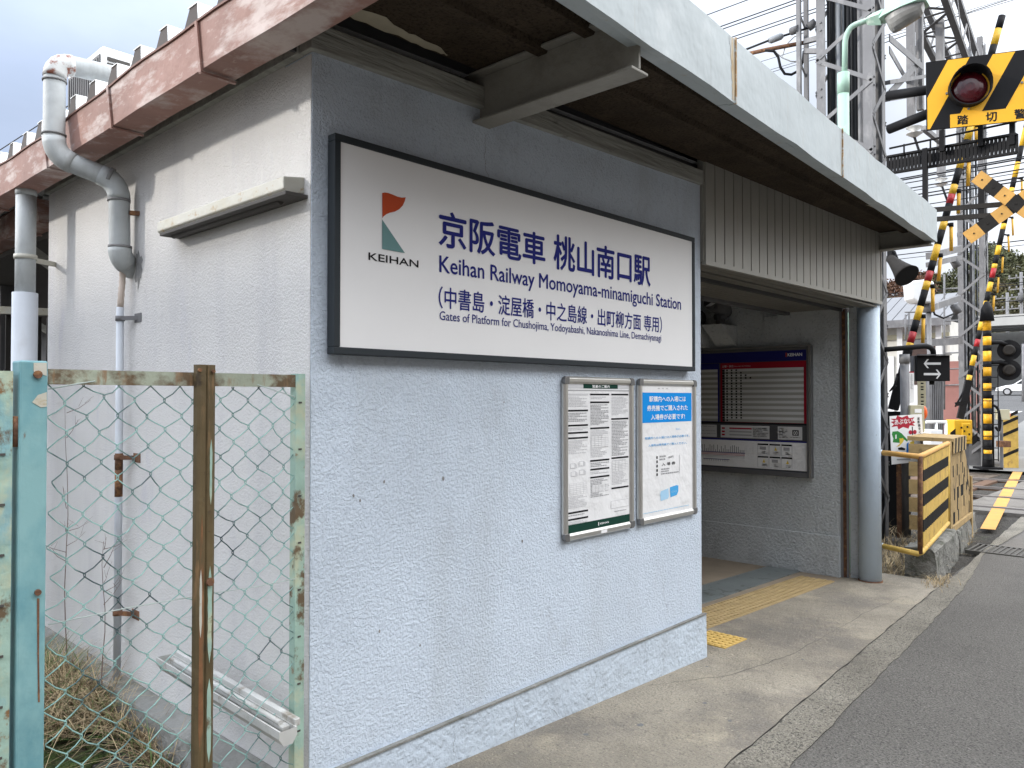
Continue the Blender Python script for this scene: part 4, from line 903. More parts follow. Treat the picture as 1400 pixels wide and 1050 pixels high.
# chain link: interlocked zigzag wires
R_ = random.Random(5); p = .0445; mb = MB(); x0 = xl+.008; nx = int((xr-.02-x0)/p)
knots = {}
def knot(i, j):
    if (i, j) not in knots: knots[(i, j)] = V((x0+i*p+R_.gauss(0,.0035), GY+.012+R_.gauss(0,.003), zr-.03-j*p*1.0+R_.gauss(0,.0035)))
    return knots[(i, j)]
nz_ = int((zr-.03-zb_)/p)
for i in range(nx):
    pts = []
    for j in range(nz_+1):
        c = i if (i+j) % 2 == 0 else i+1
        k = knot(c, j) ; s = 1 if c == i else -1
        q = k+V((0, .0022 if c == i else -.0022, 0))
        if pts:
            a = pts[-1]; pts.append(a.lerp(q, .5)+V((R_.gauss(0,.0022), R_.gauss(0,.001), R_.gauss(0,.0022))))
        pts.append(q+V((s*.0022*-1, 0, .003))); pts.append(q+V((s*-.0012, 0, -.003)))
    mb.tube(pts, .0019, 5, caps=False)
link('wire_mesh', mb, 'mesh_wire', gt)
mb = MB()
a, b = gp(66,854,GY-.01), gp(262,816,GY-.01); mb.tube([a, a.lerp(b,.5)+V((0,0,.004)), b], .0016, 5); a, b = gp(290,811,GY-.01), gp(405,791,GY-.01); mb.tube([a, a.lerp(b,.5)+V((0,0,-.004)), b], .0014, 5)
a, b = gp(66,532), gp(110,524); mb.tube([a, b, gp(130,521)], .002, 5); a, b = gp(352,526), gp(404,543); mb.tube([a, b], .0018, 5); link('tie_wire', mb, 'wire_steel', gt)
pt = thing('gate_post', 'square turquoise steel gate post with flaking patches and a rust streak', 'post', (gp(46,800,-.03).x, -.03, .14))
a, b = gp(27,500,-.05).x, gp(66,500,-.05).x; zt = gp(46,493,-.05).z
mb = MB(); mb.bb(a, b, -.05, .02, .0, zt); link('tube', mb, 'teal', pt, .005)
mb = MB(); cx_ = gp(52,512,-.055)
mb.tube([(cx_.x,-.050,cx_.z),(cx_.x,-.058,cx_.z)], .0105, 12); c2 = gp(52,810,-.055); mb.tube([(c2.x,-.050,c2.z),(c2.x,-.058,c2.z)], .008, 12); link('bolt', mb, 'rust', pt)
mb = MB()
def patch(pts, y, m_):
    m_.face([(lambda q: (q.x, y, q.z))(gp(px, py, y)) for px, py in pts])
patch([(46,496),(64,496),(64,514),(58,512),(46,508)], -.0512, mb); patch([(44,550),(52,540),(64,536),(64,556),(56,557)], -.0512, mb); link('bare_patch', mb, 'lamp_cream', pt)
mb = MB(); patch([(50.5,818),(54,818),(53.5,900),(54.5,960),(52,960),(51,890)], -.0511, mb); link('rust_streak', mb, 'rust', pt)
lg = thing('gate_leaf', 'edge of a second gate leaf in peeling green paint, hinged left of the turquoise post', 'gate', (gp(8,800,-.03).x, -.03, .16))
a, b = gp(-12,520,-.04).x, gp(18,520,-.04).x; zt = gp(8,507,-.04).z
mb = MB(); mb.angle((b,-.04,.18), (b,-.04,zt), b-a, .005, (-1,0,0), (0,1,0)); link('stile', mb, 'pale_green', lg)
mb = MB()
for i in range(10): z = .28+i*.13; mb.bb(b-.028, b-.016, -.0435, -.0405, z, z+.006)
link('slot', mb, 'dark_under', lg)
mb = MB(); h = gp(24,590,-.04); mb.tube([(h.x,-.03,h.z-.04),(h.x,-.03,h.z+.04)], .012, 10); mb.bar((b-.02,-.035,h.z), (h.x+.02,-.03,h.z), .006, .05); link('hinge', mb, 'rust', lg)
mb = MB(); mb.angle((b-.9,-.04,zt-.002), (b-.052,-.04,zt-.002), .04, .004, (0,0,-1), (0,1,0)); mb.angle((b-.9,-.04,.2), (b-.052,-.04,.2), .04, .004, (0,0,1), (0,1,0)); link('rail', mb, 'rail_rust', lg)

# grass and weeds in the passage
def blade(mb, p, h, lean, az, w, n=4, curl=1.0):
    d = V((math.cos(az), math.sin(az), 0)); sdv = V((-d.y, d.x, 0))*w/2; prev = None
    for k in range(n+1):
        t = k/n; q = p+d*(lean*h*t**1.6)+V((0,0,h*(t-.45*curl*lean*t*t)))
        ww = sdv*(1-t*.85)
        if prev: mb.face([prev[0], prev[1], q+ww, q-ww], 0, True)
        prev = (q-ww, q+ww)
R_ = random.Random(11); mb = MB()
def passage_z(x, y): return gz(x)-.07
for i in range(5200):
    y = R_.uniform(1.45, 3.0); x = -.14-abs(R_.gauss(0,.20))
    if i % 9 == 0: y = R_.uniform(.7, 1.6); x = -.13-abs(R_.gauss(0,.04))
    elif R_.random() < .5: y = max(1.36, R_.gauss(1.80, .28)); x = R_.gauss(-.36, .15)
    n0 = len(mb.f); blade(mb, V((x, y, passage_z(x,y)+max(0,.10*(1-abs(y-1.9))))), R_.uniform(.06,.34), R_.uniform(.4,1.9), R_.uniform(0,6.28), R_.uniform(.003,.007), 5, 1.2)
    c_ = R_.choice((0,0,0,1,1,2)) if y < 1.9 else R_.choice((0,0,1,1,2,2))
    for q in range(n0, len(mb.f)): mb.m[q] = c_
tag(link('dry_grass', mb, ['dry_grass', 'brown_grass', 'green_grass']), 'dry straw coloured grass matted along the footing behind the gate', 'grass', kind='stuff')
mb = MB()
for i in range(260):
    y = R_.gauss(1.98, .12); x = R_.gauss(-.42, .08)
    blade(mb, V((x, y, passage_z(x,y))), R_.uniform(.18,.42), R_.uniform(.15,.8), R_.uniform(0,6.28), R_.uniform(.006,.012), 5, .8)
tag(link('green_tuft', mb, 'green_grass'), 'dark green grass tuft growing behind the wire gate near the downpipe', 'grass tuft')
mb = MB()
for i in range(140):
    a = R_.uniform(0,6.28); r = abs(R_.gauss(0,.16)); x = -.36+r*math.cos(a)*.6; y = 1.27+r*math.sin(a)*.9
    mb.ball((x,y,gz(x)-.058), R_.uniform(.02,.05), 1,1,.35, 7, 3)
tag(link('moss', mb, 'moss'), 'green moss patches on the passage ground', 'moss', kind='stuff')
def weed(px, top, base_y, dx, nbr, seed, label):
    R2 = random.Random(seed); b = ony(px, 900, base_y); b.z = passage_z(b.x, base_y); t = ony(px, top, base_y); m = MB()
    k = 8; pts = [b.lerp(t, i/k)+V((math.sin(i*1.3+seed)*.008, 0, 0)) for i in range(k+1)]
    m.tube(pts, [.0035*(1-i/k*.7) for i in range(k+1)], 5)
    for i in range(nbr):
        q = b.lerp(t, R2.uniform(.45,.98)); e = q+V((R2.uniform(-1,1)*dx, R2.uniform(-.05,.05), R2.uniform(.03,.14)))
        m.tube([q, q.lerp(e,.5)+V((0,0,-.01)), e], [.0018,.0013,.0008], 4)
        for z in range(2):
            f = q.lerp(e, .5+.25*z); m.tube([f, f+V((R2.uniform(-.05,.05), 0, R2.uniform(.02,.06)))], [.0009,.0005], 4)
    return tag(link('dry_weed', m, 'stem'), label, 'weed')
weed(91, 555, 2.0, .14, 9, 1, 'tall thin dry weed stem behind the gate, left of the waste pipe'); weed(142, 740, 1.55, .10, 6, 2, 'short branching dry weed in front of the waste pipe')

# ================================================================== roofs and platform beyond the left corner
def annex(label, xo, y0, y1, zb, zt_, name='platform_canopy'):
    t = thing(name, label, 'canopy', (xo+.4, (y0+y1)/2, gz(xo)))
    gutter('gutter', xo, xo+.13, zb, zt_, y0, y1, t, .008, .3, tuple(frange(y0+.4, y1-.3, .9)))
    m = MB(); m.hexa([(xo+.02,y0,zt_-.0),(xo+3,y0,zt_+.1),(xo+3,y1,zt_+.1),(xo+.02,y1,zt_)], [(xo+.02,y0,zt_+.03),(xo+3,y0,zt_+.13),(xo+3,y1,zt_+.13),(xo+.02,y1,zt_+.03)])
    yy = y0
    while yy < y1: m.bb(xo-.02, xo+.4, yy, yy+.08, zt_+.02, zt_+.09); yy += .26
    link('roof', m, 'roof', t)
    m = MB(); m.bb(xo+.13, xo+3, y0+.02, y1, zt_-.2, zt_-.02); link('dark_underside', m, 'dark_under', t)  # dark slab filling the underside of the canopy roof
    for yy in frange(y0+.5, y1-.5, 2.2):
        m = MB(); m.bb(xo+.55, xo+.7, yy, yy+.15, gz(xo), zt_-.2); link('post', m, 'galv', t, .004)
        m = MB(); m.bar((xo+.62,yy+.07,zb-.45), (xo+.05,yy+.07,zb-.05), .05, .07); link('strut', m, 'timber', t)
    return t
annex('low canopy with a salmon gutter just past the end of the white side wall', .085, 3.35, 7.0, 2.745, 2.905)
annex('middle salmon guttered canopy further back along the platform', 1.05, 7.6, 11.5, 2.76, 2.985)
annex('farthest salmon guttered canopy along the platform', 2.2, 12.2, 17, 2.90, 3.06)
pw = tag(link('pillar', MB().bb(.14, .5, 3.05, 3.3, .0, 2.72), 'white_wall'), 'pale rendered pillar just past the end of the white side wall', 'pillar')
lf = thing('slat_fence', 'dark vertical slat fence with a pale top rail behind the white downpipe', 'fence', (.3, 3.9, .1))
zt = ony(58, 430, 3.9).z
mb = MB(); mb.bar((-.25,3.9,zt), (.9,3.75,zt+.03), .05, .05); link('rail', mb, 'lamp_cream', lf)
for i in range(13): x = -.22+i*.085; mb = MB(); mb.bb(x, x+.05, 3.88, 3.90, .15, zt-.02); link('slat', mb, 'sun_black', lf)
ib = thing('information_board', 'pale information board with a blue top band glimpsed behind the downpipe', 'board', (ony(0,520,8).x, 8, gz(1)))
a, b = ony(-30, 462, 8), ony(16, 560, 8)
mb = MB(); mb.bb(a.x, b.x, 8, 8.06, b.z-.1, a.z); link('panel', mb, 'row_b', ib); mb = MB(); mb.bb(a.x, b.x, 7.985, 7.998, a.z-.09, a.z); link('band', mb, 'blue_ink', ib)
mb = MB()
for i in range(8): mb.bb(a.x+.05+i*.045, a.x+.08+i*.045, 7.985, 7.998, b.z+.1, a.z-.15)
link('print', mb, 'grey_ink', ib)
for x in (a.x+.03, b.x-.06): mb = MB(); mb.bb(x, x+.05, 8.01, 8.05, gz(1), b.z-.1); link('leg', mb, 'galv', ib)
tag(link('platform_building', MB().bb(-6, 1.9, 17.5, 26, 0, 2.9).prism([(-6.2,17.3,2.9),(2.1,17.3,2.9),(2.1,21.7,4.0),(-6.2,21.7,4.0)], (0,0,.08)).prism([(-6.2,26.2,2.9),(2.1,26.2,2.9),(2.1,21.7,4.0),(-6.2,21.7,4.0)], (0,0,.08)), 'shed_wall'), 'plain pale building far back beyond the platform canopies', 'building')

# ================================================================== neighbouring houses out of view (the two across the road added as shade)
def house(name, label, x0, x1, y0, y1, h, ridge, wallm='house_wall', ridge_y=True, z0=None, windows=()):
    z0 = gz(x0) if z0 is None else z0
    t = thing(name, label, 'house', ((x0+x1)/2, (y0+y1)/2, z0-.3))
    m = MB(); m.bb(x0, x1, y0, y1, z0-.3, z0+h); link('wall', m, wallm, t)
    m = MB(); o = .5
    if ridge_y:
        xm_ = (x0+x1)/2; m.prism([(x0-o,y0-o,z0+h),(xm_,y0-o,z0+ridge),(x1+o,y0-o,z0+h),(x1+o,y0-o,z0+h-.12),(xm_,y0-o,z0+ridge-.15),(x0-o,y0-o,z0+h-.12)], (0,y1-y0+2*o,0))
    else:
        ym_ = (y0+y1)/2; m.prism([(x0-o,y0-o,z0+h),(x0-o,ym_,z0+ridge),(x0-o,y1+o,z0+h),(x0-o,y1+o,z0+h-.12),(x0-o,ym_,z0+ridge-.15),(x0-o,y0-o,z0+h-.12)], (x1-x0+2*o,0,0))
    link('roof', m, 'tile_roof', t)
    for (ax, c, a0, a1, b0, b1) in windows:
        m = MB()
        if ax == 'x': m.bb(c-.03, c+.03, a0, a1, z0+b0, z0+b1)
        else: m.bb(a0, a1, c-.03, c+.03, z0+b0, z0+b1)
        w_ = link('window', m, 'white_paint', t); m = MB()
        if ax == 'x': m.bb(c-.034, c+.034, a0+.08, a1-.08, z0+b0+.08, z0+b1-.08)
        else: m.bb(a0+.08, a1-.08, c-.034, c+.034, z0+b0+.08, z0+b1-.08)
        link('pane', m, 'car_glass', w_)
    return t
house('neighbour_house', 'tile roofed house beyond the passage on the far side of the gate', -13, -7.0, 3.5, 17, 4.93, 6.2, windows=(('x',-7.0,5,6.6,1,2.2),('x',-7.0,9,10.6,1,2.2)))
house('shading_house', 'unseen tile roofed house added across the road to shade the wall with the sign', -9, 1.5, -15.5, -7.8, 5.9, 7.9, 'dark_siding', False, windows=(('y',-7.8,-6,-4,1,2.2),('y',-7.8,-2,0,3.4,4.6)))  # added out of view to block low sky from the front wall
house('shading_house', 'unseen tile roofed house added across the road to shade the station entrance', 2.6, 11, -16, -8.0, 5.7, 7.6, 'dark_siding', False, windows=(('y',-8.0,4,6,1,2.2),('y',-8.0,7.5,9.5,3.4,4.6)))

# ================================================================== level crossing ground
def quad_strip(name, pts4, dz, m, label=None, kind='structure'):
    mb = MB(); P = [V((p.x, p.y, gz(p.x)+dz)) for p in pts4]; mb.face(P); o = link(name, mb, m)
    o['kind'] = kind; return o
# tracks: two pairs of rails running along y
mb = MB(); mb.bb(11.7, 19.0, 1.6, 120, -.28, -.14); mb.bb(11.7, 19.0, -90, -6, -.28, -.14); struct(link('track_bed', mb, 'ballast'))
mb = MB(); mb.bb(11.9, 18.3, -6, .85, -.3, -.098); struct(link('crossing_deck', mb, 'crossing_panel'))
RAILS = [gr(1326, 691.1).x, gr(1326, 676.8).x, gr(1326, 664.4).x, gr(1326, 653.5).x]
for i, rx in enumerate(RAILS):
    mb = MB(); mb.bb(rx-.033, rx+.033, -60, 110, -.13, -.085, 1); mb.bb(rx-.01, rx+.01, -60, 110, -.24, -.13); mb.bb(rx-.06, rx+.06, -60, 110, -.255, -.24)
    mb.bb(rx-.095, rx-.036, -6, .9, -.30, -.094, 2); mb.bb(rx+.036, rx+.095, -6, .9, -.30, -.094, 2)
    tag(link('rail', mb, ['rail', 'rail_top', 'dark_under']), ['rusty steel rail nearest the station at the crossing', 'second rusty steel rail from the station at the crossing', 'third rusty steel rail from the station at the crossing', 'rusty steel rail farthest from the station at the crossing'][i], 'rail', 'rails across the level crossing')
mb = MB()
for k in range(40):
    y = 1.3+k*.65
    for a in (RAILS[0]-.45, RAILS[2]-.45): mb.bb(a, a+2.4, y, y+.22, -.20, -.118)
o = link('sleeper', mb, 'rail'); tag(o, 'dark timber sleepers under the rails beyond the yellow barrier', 'sleepers', kind='stuff')
P = [gr(*q) for q in ((1340,723),(1361,724.5),(1399,643.6),(1385.6,643.6))]
n = 70; mb = MB()
for i in range(n):
    t0, t1 = i/n, (i+1)/n; a, b = P[0].lerp(P[3], t0), P[1].lerp(P[2], t0); c, d = P[1].lerp(P[2], t1), P[0].lerp(P[3], t1); z = lambda q: (q.x, q.y, gz(q.x)+.004)
    if any(abs(a.x-r) < .10 for r in RAILS): continue
    mb.face([z(a), z(b), z(c), z(d)])
struct(link('road_line', mb, 'road_orange'))
# grate across the road
g0, g1 = gr(1349, 745), gr(1357, 757)
mb = MB(); gxa, gxb = g1.x, g0.x
mb.bb(gxa, gxa+.03, -5, g0.y+.1, -.13, -.092); mb.bb(gxb-.03, gxb, -5, g0.y+.1, -.13, -.092)
y = -5
while y < g0.y+.08: mb.bb(gxa+.031, gxb-.031, y, y+.022, -.13, -.0925); y += .055
tag(link('drain_grate', mb, 'grate'), 'steel drain grate across the road before the level crossing', 'drain grate')
strip('road_patch', lambda x: -6, lambda x: edge(x)-.03, [gxb+.01, gxb+.9, gxb+1.9, 11.9], .000, 'crossing_panel')
strip('far_pavement', lambda x: 1.2+(x-20)*.05, lambda x: 2.9+(x-20)*.09, [19.4, 21, 30, 45, 62], .01, 'far_path')
for i in range(6):
    a = [gr(1352+i*9, 548+0), ]
mb = MB()
for i in range(9):
    y = 4.5+i*1.5; x = 44; mb.face([(x,y,gz(x)+.012),(x+3,y,gz(x+3)+.012),(x+3,y+.75,gz(x+3)+.012),(x,y+.75,gz(x)+.012)])
struct(link('crosswalk', mb, 'road_white'))
mb = MB(); a = [gr(1357,549), gr(1365,549), gr(1402,592), (gr(1402,578))]
mb.face([(q.x, q.y, gz(q.x)+.014) for q in a]); struct(link('road_marking', mb, 'road_white'))

# concrete kerb blocks under the barrier
def block(name, label, c0, c1, th, h0, seed):
    R2 = random.Random(seed); d = (c1-c0); d.z = 0; nrm = V((-d.y, d.x, 0)).normalized()*th; m = MB(); n = 10; rows = []
    for i in range(n+1):
        p = c0.lerp(c1, i/n); p = V((p.x, p.y, gz(p.x)-.05)); j = lambda s=.012: V((R2.uniform(-s,s), R2.uniform(-s,s), R2.uniform(-s,s)))
        top = h0+.05
        rows.append([p+j(), p+V((0,0,top*.55))+nrm*.02+j(), p+V((0,0,top-.02))+nrm*.05+j(), p+V((0,0,top))+nrm*.16+j(.006), p+nrm*.6+V((0,0,top+.004))+j(.006), p+nrm+V((0,0,top-.01))+j(), p+nrm])
    for a, b in zip(rows, rows[1:]):
        for k in range(6): m.face([a[k], b[k], b[k+1], a[k+1]])
    m.face(list(reversed(rows[0]))); m.face(rows[-1])
    return tag(link(name, m, 'curb'), label, 'concrete block')
block('concrete_block', 'mossy broken concrete block under the yellow and black barrier, nearer the entrance', gr(1282,792), gr(1311,757), .27, .27, 3)
block('concrete_block', 'mossy concrete block under the wooden slat barrier, nearer the tracks', gr(1313,752), gr(1335,722), .40, .22, 4)
# barrier railing by the column
br = thing('barrier_railing', 'rusty yellow pipe railing with three black bands beside the blue column', 'railing', (6.9, -.2, .15))
c0b, c0t = dep(1258,757,6.77), dep(1258,624,6.77); e1b, e1t = dep(1296,715,8.46), dep(1296,606,8.46)
cb, ct = V((5.93,.03,c0b.z+.02)), V((5.93,.03,c0t.z+.015))
mb = MB(); mb.tube([ct, ct.lerp(c0t,.12)], .026, 12); mb.tube([cb, cb.lerp(c0b,.12)], .026, 12); link('stub', mb, 'post_blue', br)
mb = MB(); mb.tube([ct.lerp(c0t,.12), c0t+V((-.02,.01,0)), c0t.lerp(e1t,.04), e1t], .024, 12); link('top_pipe', mb, 'faded_yellow', br)
mb = MB(); mb.tube([cb.lerp(c0b,.12), c0b+V((-.02,.01,0)), c0b.lerp(e1b,.04), e1b], .024, 12); link('bottom_pipe', mb, 'fence_yellow', br)
mb = MB(); mb.tube([c0b, c0t], .021, 12); link('post', mb, 'rust', br)
mb = MB(); mb.tube([e1b, e1t], .021, 12); link('post', mb, 'fence_yellow', br)
n = 17
for i in range(n):
    t = .10+.86*i/(n-1); a, b = c0b.lerp(e1b, t), c0t.lerp(e1t, t); a = a+V((0,0,.03)); b = b-V((0,0,.03)); L = b-a; m = MB(); prev = 0
    for lo, hi, c in ((0,.17,0),(.17,.31,1),(.31,.46,0),(.46,.60,1),(.60,.74,0),(.74,.87,1),(.87,1,0)):
        m.bar(a+L*lo, a+L*hi, .052, .014, (0,1,0), c)
    link('slat', m, ['fence_yellow', 'fence_black'], br)
# slat barrier
wb = thing('slat_barrier', 'worn wooden slat barrier casing in faded yellow and black stripes with a sloped end', 'barrier', (8.6, .1, -.1))
F0 = V((8.02,-.045,0)); F1 = V((9.55,.10,0)); dd = F1-F0; nn = V((-dd.y,dd.x,0)).normalized()
def fz(t): return 1.10 if t < .62 else 1.10-(t-.62)/.38*.52
n = 22
for i in range(n):
    t = i/n; t1 = (i+.86)/n; a, b = F0+dd*t, F0+dd*t1; zt0, zt1 = fz(t), fz(t1); m = MB(); k = 7
    for j in range(k):
        za, zb2 = .18+(zt0-.18)*j/k, .18+(zt0-.18)*(j+1)/k; zc, zd = .18+(zt1-.18)*j/k, .18+(zt1-.18)*(j+1)/k
        mi = 1 if random.random() < .17 else 0
        th = nn*.02; m.hexa([V((a.x,a.y,za)),V((b.x,b.y,zc)),V((b.x,b.y,zc))+th,V((a.x,a.y,za))+th], [V((a.x,a.y,zb2)),V((b.x,b.y,zd)),V((b.x,b.y,zd))+th,V((a.x,a.y,zb2))+th], mi)
    link('slat', m, ['wood_worn', 'fence_black'], wb)
m = MB(); m.bar(V((F0.x,F0.y,.15))-nn*.01, V((F1.x,F1.y,.14))-nn*.01, .03, .06); link('bottom_rail', m, 'wood_worn', wb)
m = MB(); m.bb(F0.x-.05, F0.x+.02, F0.y-.02, F0.y+.05, -.15, 1.12); link('post', m, 'wood_worn', wb)
m = MB(); m.bb(F1.x-.03, F1.x+.03, F1.y-.02, F1.y+.05, -.15, .62); link('post', m, 'wood_worn', wb)
q0 = V((F0.x,F0.y,1.115)); q1 = q0+dd*.62; m = MB()
m.hexa([q0-nn*.03, q1-nn*.03, q1+nn*.42, q0+nn*.42], [q0-nn*.03+V((0,0,.035)), q1-nn*.03+V((0,0,.035)), q1+nn*.42+V((0,0,.05)), q0+nn*.42+V((0,0,.05))]); link('cap', m, 'wood_worn', wb)
m = MB(); nb_ = 9
for j in range(nb_):
    a, b = q0.lerp(q1, j/nb_)-nn*.036, q0.lerp(q1, (j+.98)/nb_)-nn*.036
    m.hexa([a+V((0,0,-.13)), b+V((0,0,-.13)), b+nn*.005+V((0,0,-.13)), a+nn*.005+V((0,0,-.13))], [a+dd*.03+V((0,0,.03)), b+dd*.03+V((0,0,.03)), b+dd*.03+nn*.005+V((0,0,.03)), a+dd*.03+nn*.005+V((0,0,.03))], j % 2)
link('striped_fascia', m, ['wood_worn', 'fence_black'], wb)
m = MB(); p0 = V((F0.x,F0.y,0))+nn*.40; 
for k in range(5): m.bar(V((p0.x-.02,p0.y,.2+.2*k)), V((p0.x-.02,p0.y,.2+.2*k))-nn*.38, .03, .16)
link('end_board', m, 'wood_worn', wb)
# dry grass between column and barrier
R_ = random.Random(21); mb = MB()
for i in range(1500):
    x = R_.uniform(6.15, 9.3); y = R_.uniform(.0, 1.3) if R_.random() < .7 else R_.gauss(.15, .12)
    if y < -.12+(x-5.9)*.03: y = -.10+(x-5.9)*.05+R_.uniform(0,.2)
    blade(mb, V((x, y, gz(x)-.06)), R_.uniform(.08,.34), R_.uniform(.3,1.5), R_.uniform(0,6.28), R_.uniform(.004,.009), 4, 1.0)
for i in range(160):
    q = gr(R_.gauss(1283,10), R_.gauss(797,4)); blade(mb, q, R_.uniform(.04,.14), R_.uniform(.6,1.8), R_.uniform(0,6.28), R_.uniform(.003,.006), 4, 1.0)
tag(link('trackside_grass', mb, 'dry_grass'), 'dry trackside grass behind the yellow barrier railing', 'grass', kind='stuff')

# ================================================================== lattice towers
def tower(label, corners, z0, z1, leg, step, r_leg='galv_lt', cables=0, br=.05, side_dark=True):
    c = [V((x, y, 0)) for x, y in corners]; ctr = sum(c, V((0,0,0)))/4
    t = thing('lattice_tower', label, 'tower', (ctr.x, ctr.y, z0))
    for i in range(4):
        a, b = (c[(i+1) % 4]-c[i]).normalized(), (c[(i-1) % 4]-c[i]).normalized(); m = MB()
        m.angle((c[i].x,c[i].y,z0), (c[i].x,c[i].y,z1), leg, .010, a, b)
        z = z0+.1
        while z < z1:
            for s in (-.05, .05):
                q = c[i]+a*leg*.5+V((0,0,z+s)); m.tube([q, q-b*.014], .013, 6)
            z += step
        link('leg', m, r_leg, t)
    for i in range(4):
        a, b = c[i], c[(i+1) % 4]; m = MB(); z = z0+.1; k = 0; inn = (ctr-(a+b)/2).normalized()
        while z+step < z1:
            p, q = (a, b) if k % 2 == 0 else (b, a)
            m.bar(V((p.x,p.y,z))-inn*.006, V((q.x,q.y,z+step))-inn*.006, .008, br, (b-a).cross(V((0,0,1))).cross(V((q.x-p.x,q.y-p.y,step))))
            z += step; k += 1
        link('bracing', m, 'galv_lt' if i in (0, 3) else 'galv', t)  # paler metal on the sunward faces, darker on the shaded ones
    R2 = random.Random(4)
    for k in range(cables):
        f_ = .12+.76*(k+.5)/cables; p = c[0].lerp(c[1], f_).lerp(c[3].lerp(c[2], f_), .3+.12*((k*3) % 5)); m = MB(); r = (.014,.03,.02,.026,.016,.032,.022)[k % 7]
        m.tube([(p.x,p.y,z0), (p.x+R2.uniform(-.01,.01),p.y+R2.uniform(-.01,.01),(z0+z1)/2), (p.x,p.y,z1)], r, 8)
        link('cable', m, ['cable','conduit','cable','galv_lt','cable','conduit'][k % 6], t)
    return t
T1x0, T1x1, T1y0, T1y1 = 8.2, 8.66, .79, 1.46
t1 = tower('grey steel lattice tower packed with cables, rising just behind the station canopy', [(T1x0,T1y1),(T1x0,T1y0),(T1x1,T1y0),(T1x1,T1y1)], -.15, 9.6, .11, .42, cables=20)
m = MB(); m.bb(T1x0-.1, T1x0+.5, T1y0+.05, T1y1, -.15, .42); link('base_box', m, 'galv_dk', t1)
p1, p2 = dep(1312, 620, 19.6), dep(1349, 620, 19.2)
t2 = tower('grey steel lattice tower on the far side of the tracks behind the striped crossing post', [(p1.x,p1.y),(p2.x,p2.y),(p2.x+.6,p2.y+.05),(p1.x+.6,p1.y+.05)], -.1, 10.6, .125, .52, cables=10, br=.06)
m = MB(); a, b = dep(1312,640,19.5), dep(1347,640,19.3); m.hexa([(a.x,a.y,-.12),(b.x,b.y,-.12),(b.x+.7,b.y,-.12),(a.x+.7,a.y,-.12)], [(a.x,a.y,.5),(b.x,b.y,.5),(b.x+.7,b.y,.5),(a.x+.7,a.y,.5)]); link('base_box', m, 'galv_dk', t2)
# slender lattice post left of tower 1
lp = thing('lattice_post', 'slender pale lattice post standing left of the near lattice tower above the canopy', 'post', (8.6, 1.9, -.1))
a, b = dep(1092.5, 100, 10.0), dep(1102.5, 100, 10.15)
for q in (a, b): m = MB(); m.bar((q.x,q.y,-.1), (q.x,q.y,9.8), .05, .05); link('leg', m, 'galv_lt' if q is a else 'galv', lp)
m = MB(); z = .2; k = 0
while z < 9.4:
    p, q = (a, b); m.bar((p.x,p.y,z+.16), (q.x,q.y,z-.02), .012, .03); z += .62; k += 1
link('bracing', m, 'galv_dk', lp)
# gantry between the towers
ga = thing('gantry_beam', 'dark lattice gantry beam crossing overhead between the two steel towers', 'gantry', (13, 1.5, 8.7))
E0, E1 = V((8.45,1.1,8.7)), V((p1.x+.2,(p1.y+p2.y)/2,8.95))
for dy in (-.33, .33):
    for dz in (0, .75):
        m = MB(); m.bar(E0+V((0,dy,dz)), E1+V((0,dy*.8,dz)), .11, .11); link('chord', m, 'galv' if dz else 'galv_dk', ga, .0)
for dy in (-.33, .33):
    m = MB(); n = 14
    for i in range(n):
        a, b = E0.lerp(E1, i/n), E0.lerp(E1, (i+1)/n); lo, hi = (0,.75) if i % 2 else (.75,0)
        m.bar(a+V((0,dy*.95,lo)), b+V((0,dy*.95,hi)), .012, .09)
    link('bracing', m, 'galv_lt', ga)
m = MB(); n = 16
for i in range(n):
    a, b = E0.lerp(E1, i/n), E0.lerp(E1, (i+1)/n); s = .33 if i % 2 else -.33
    m.bar(a+V((0,s,0)), b+V((0,-s,0)), .07, .012); m.bar(a+V((0,s,0)), a+V((0,-s,0)), .07, .012)
link('bottom_bracing', m, 'galv_dk', ga)
# hanging post from the gantry with insulators
hp = thing('hanging_post', 'pale steel post hanging from the gantry with white porcelain insulators below', 'post', dep(1253, 180, 11.6))
d_ = 11.6
a, b = dep(1246, 165, d_), dep(1259, 235, d_+.1)
m = MB(); m.bar((a.x,a.y,a.z), (a.x,a.y,9.0), .10, .10); link('leg', m, 'galv_lt', hp); m = MB(); m.bar((b.x,b.y,a.z+.2), (b.x,b.y,9.0), .09, .09); link('leg', m, 'galv_lt', hp)
m = MB(); z = a.z+.3; k = 0
while z < 8.8: m.bar((a.x,a.y,z), (b.x,b.y,z+.5), .012, .06); z += .5
for (q0_, q1_) in (((1216,52),(1262,92)),((1216,128),(1258,84)),((1216,68),(1240,110))): m.bar(dep(*q0_, 9.8), dep(*q1_, d_), .012, .09)
for yy in (105, 128): m.bar(dep(1213,yy+8,9.7), dep(1262,yy,d_), .07, .05)
link('brace', m, 'galv', hp)
def insul(px, py, d, k=3, s=1.0):
    m = MB(); c = dep(px, py, d); prof = []; zz_ = 0
    pts = []; rs = []
    for i in range(k): pts += [c-V((0,0,i*.10*s)), c-V((0,0,i*.10*s+.03*s)), c-V((0,0,i*.10*s+.035*s)), c-V((0,0,i*.10*s+.095*s))]; rs += [.03*s,.13*s,.12*s,.03*s]
    m.tube(pts, rs, 14); return m
link('insulator', insul(1250,172,d_,2,.9), 'insulator', hp)
m = MB(); m.tube([dep(1250,187,d_), dep(1264,228,d_)], .018, 6); link('stay_rod', m, 'cable', hp)
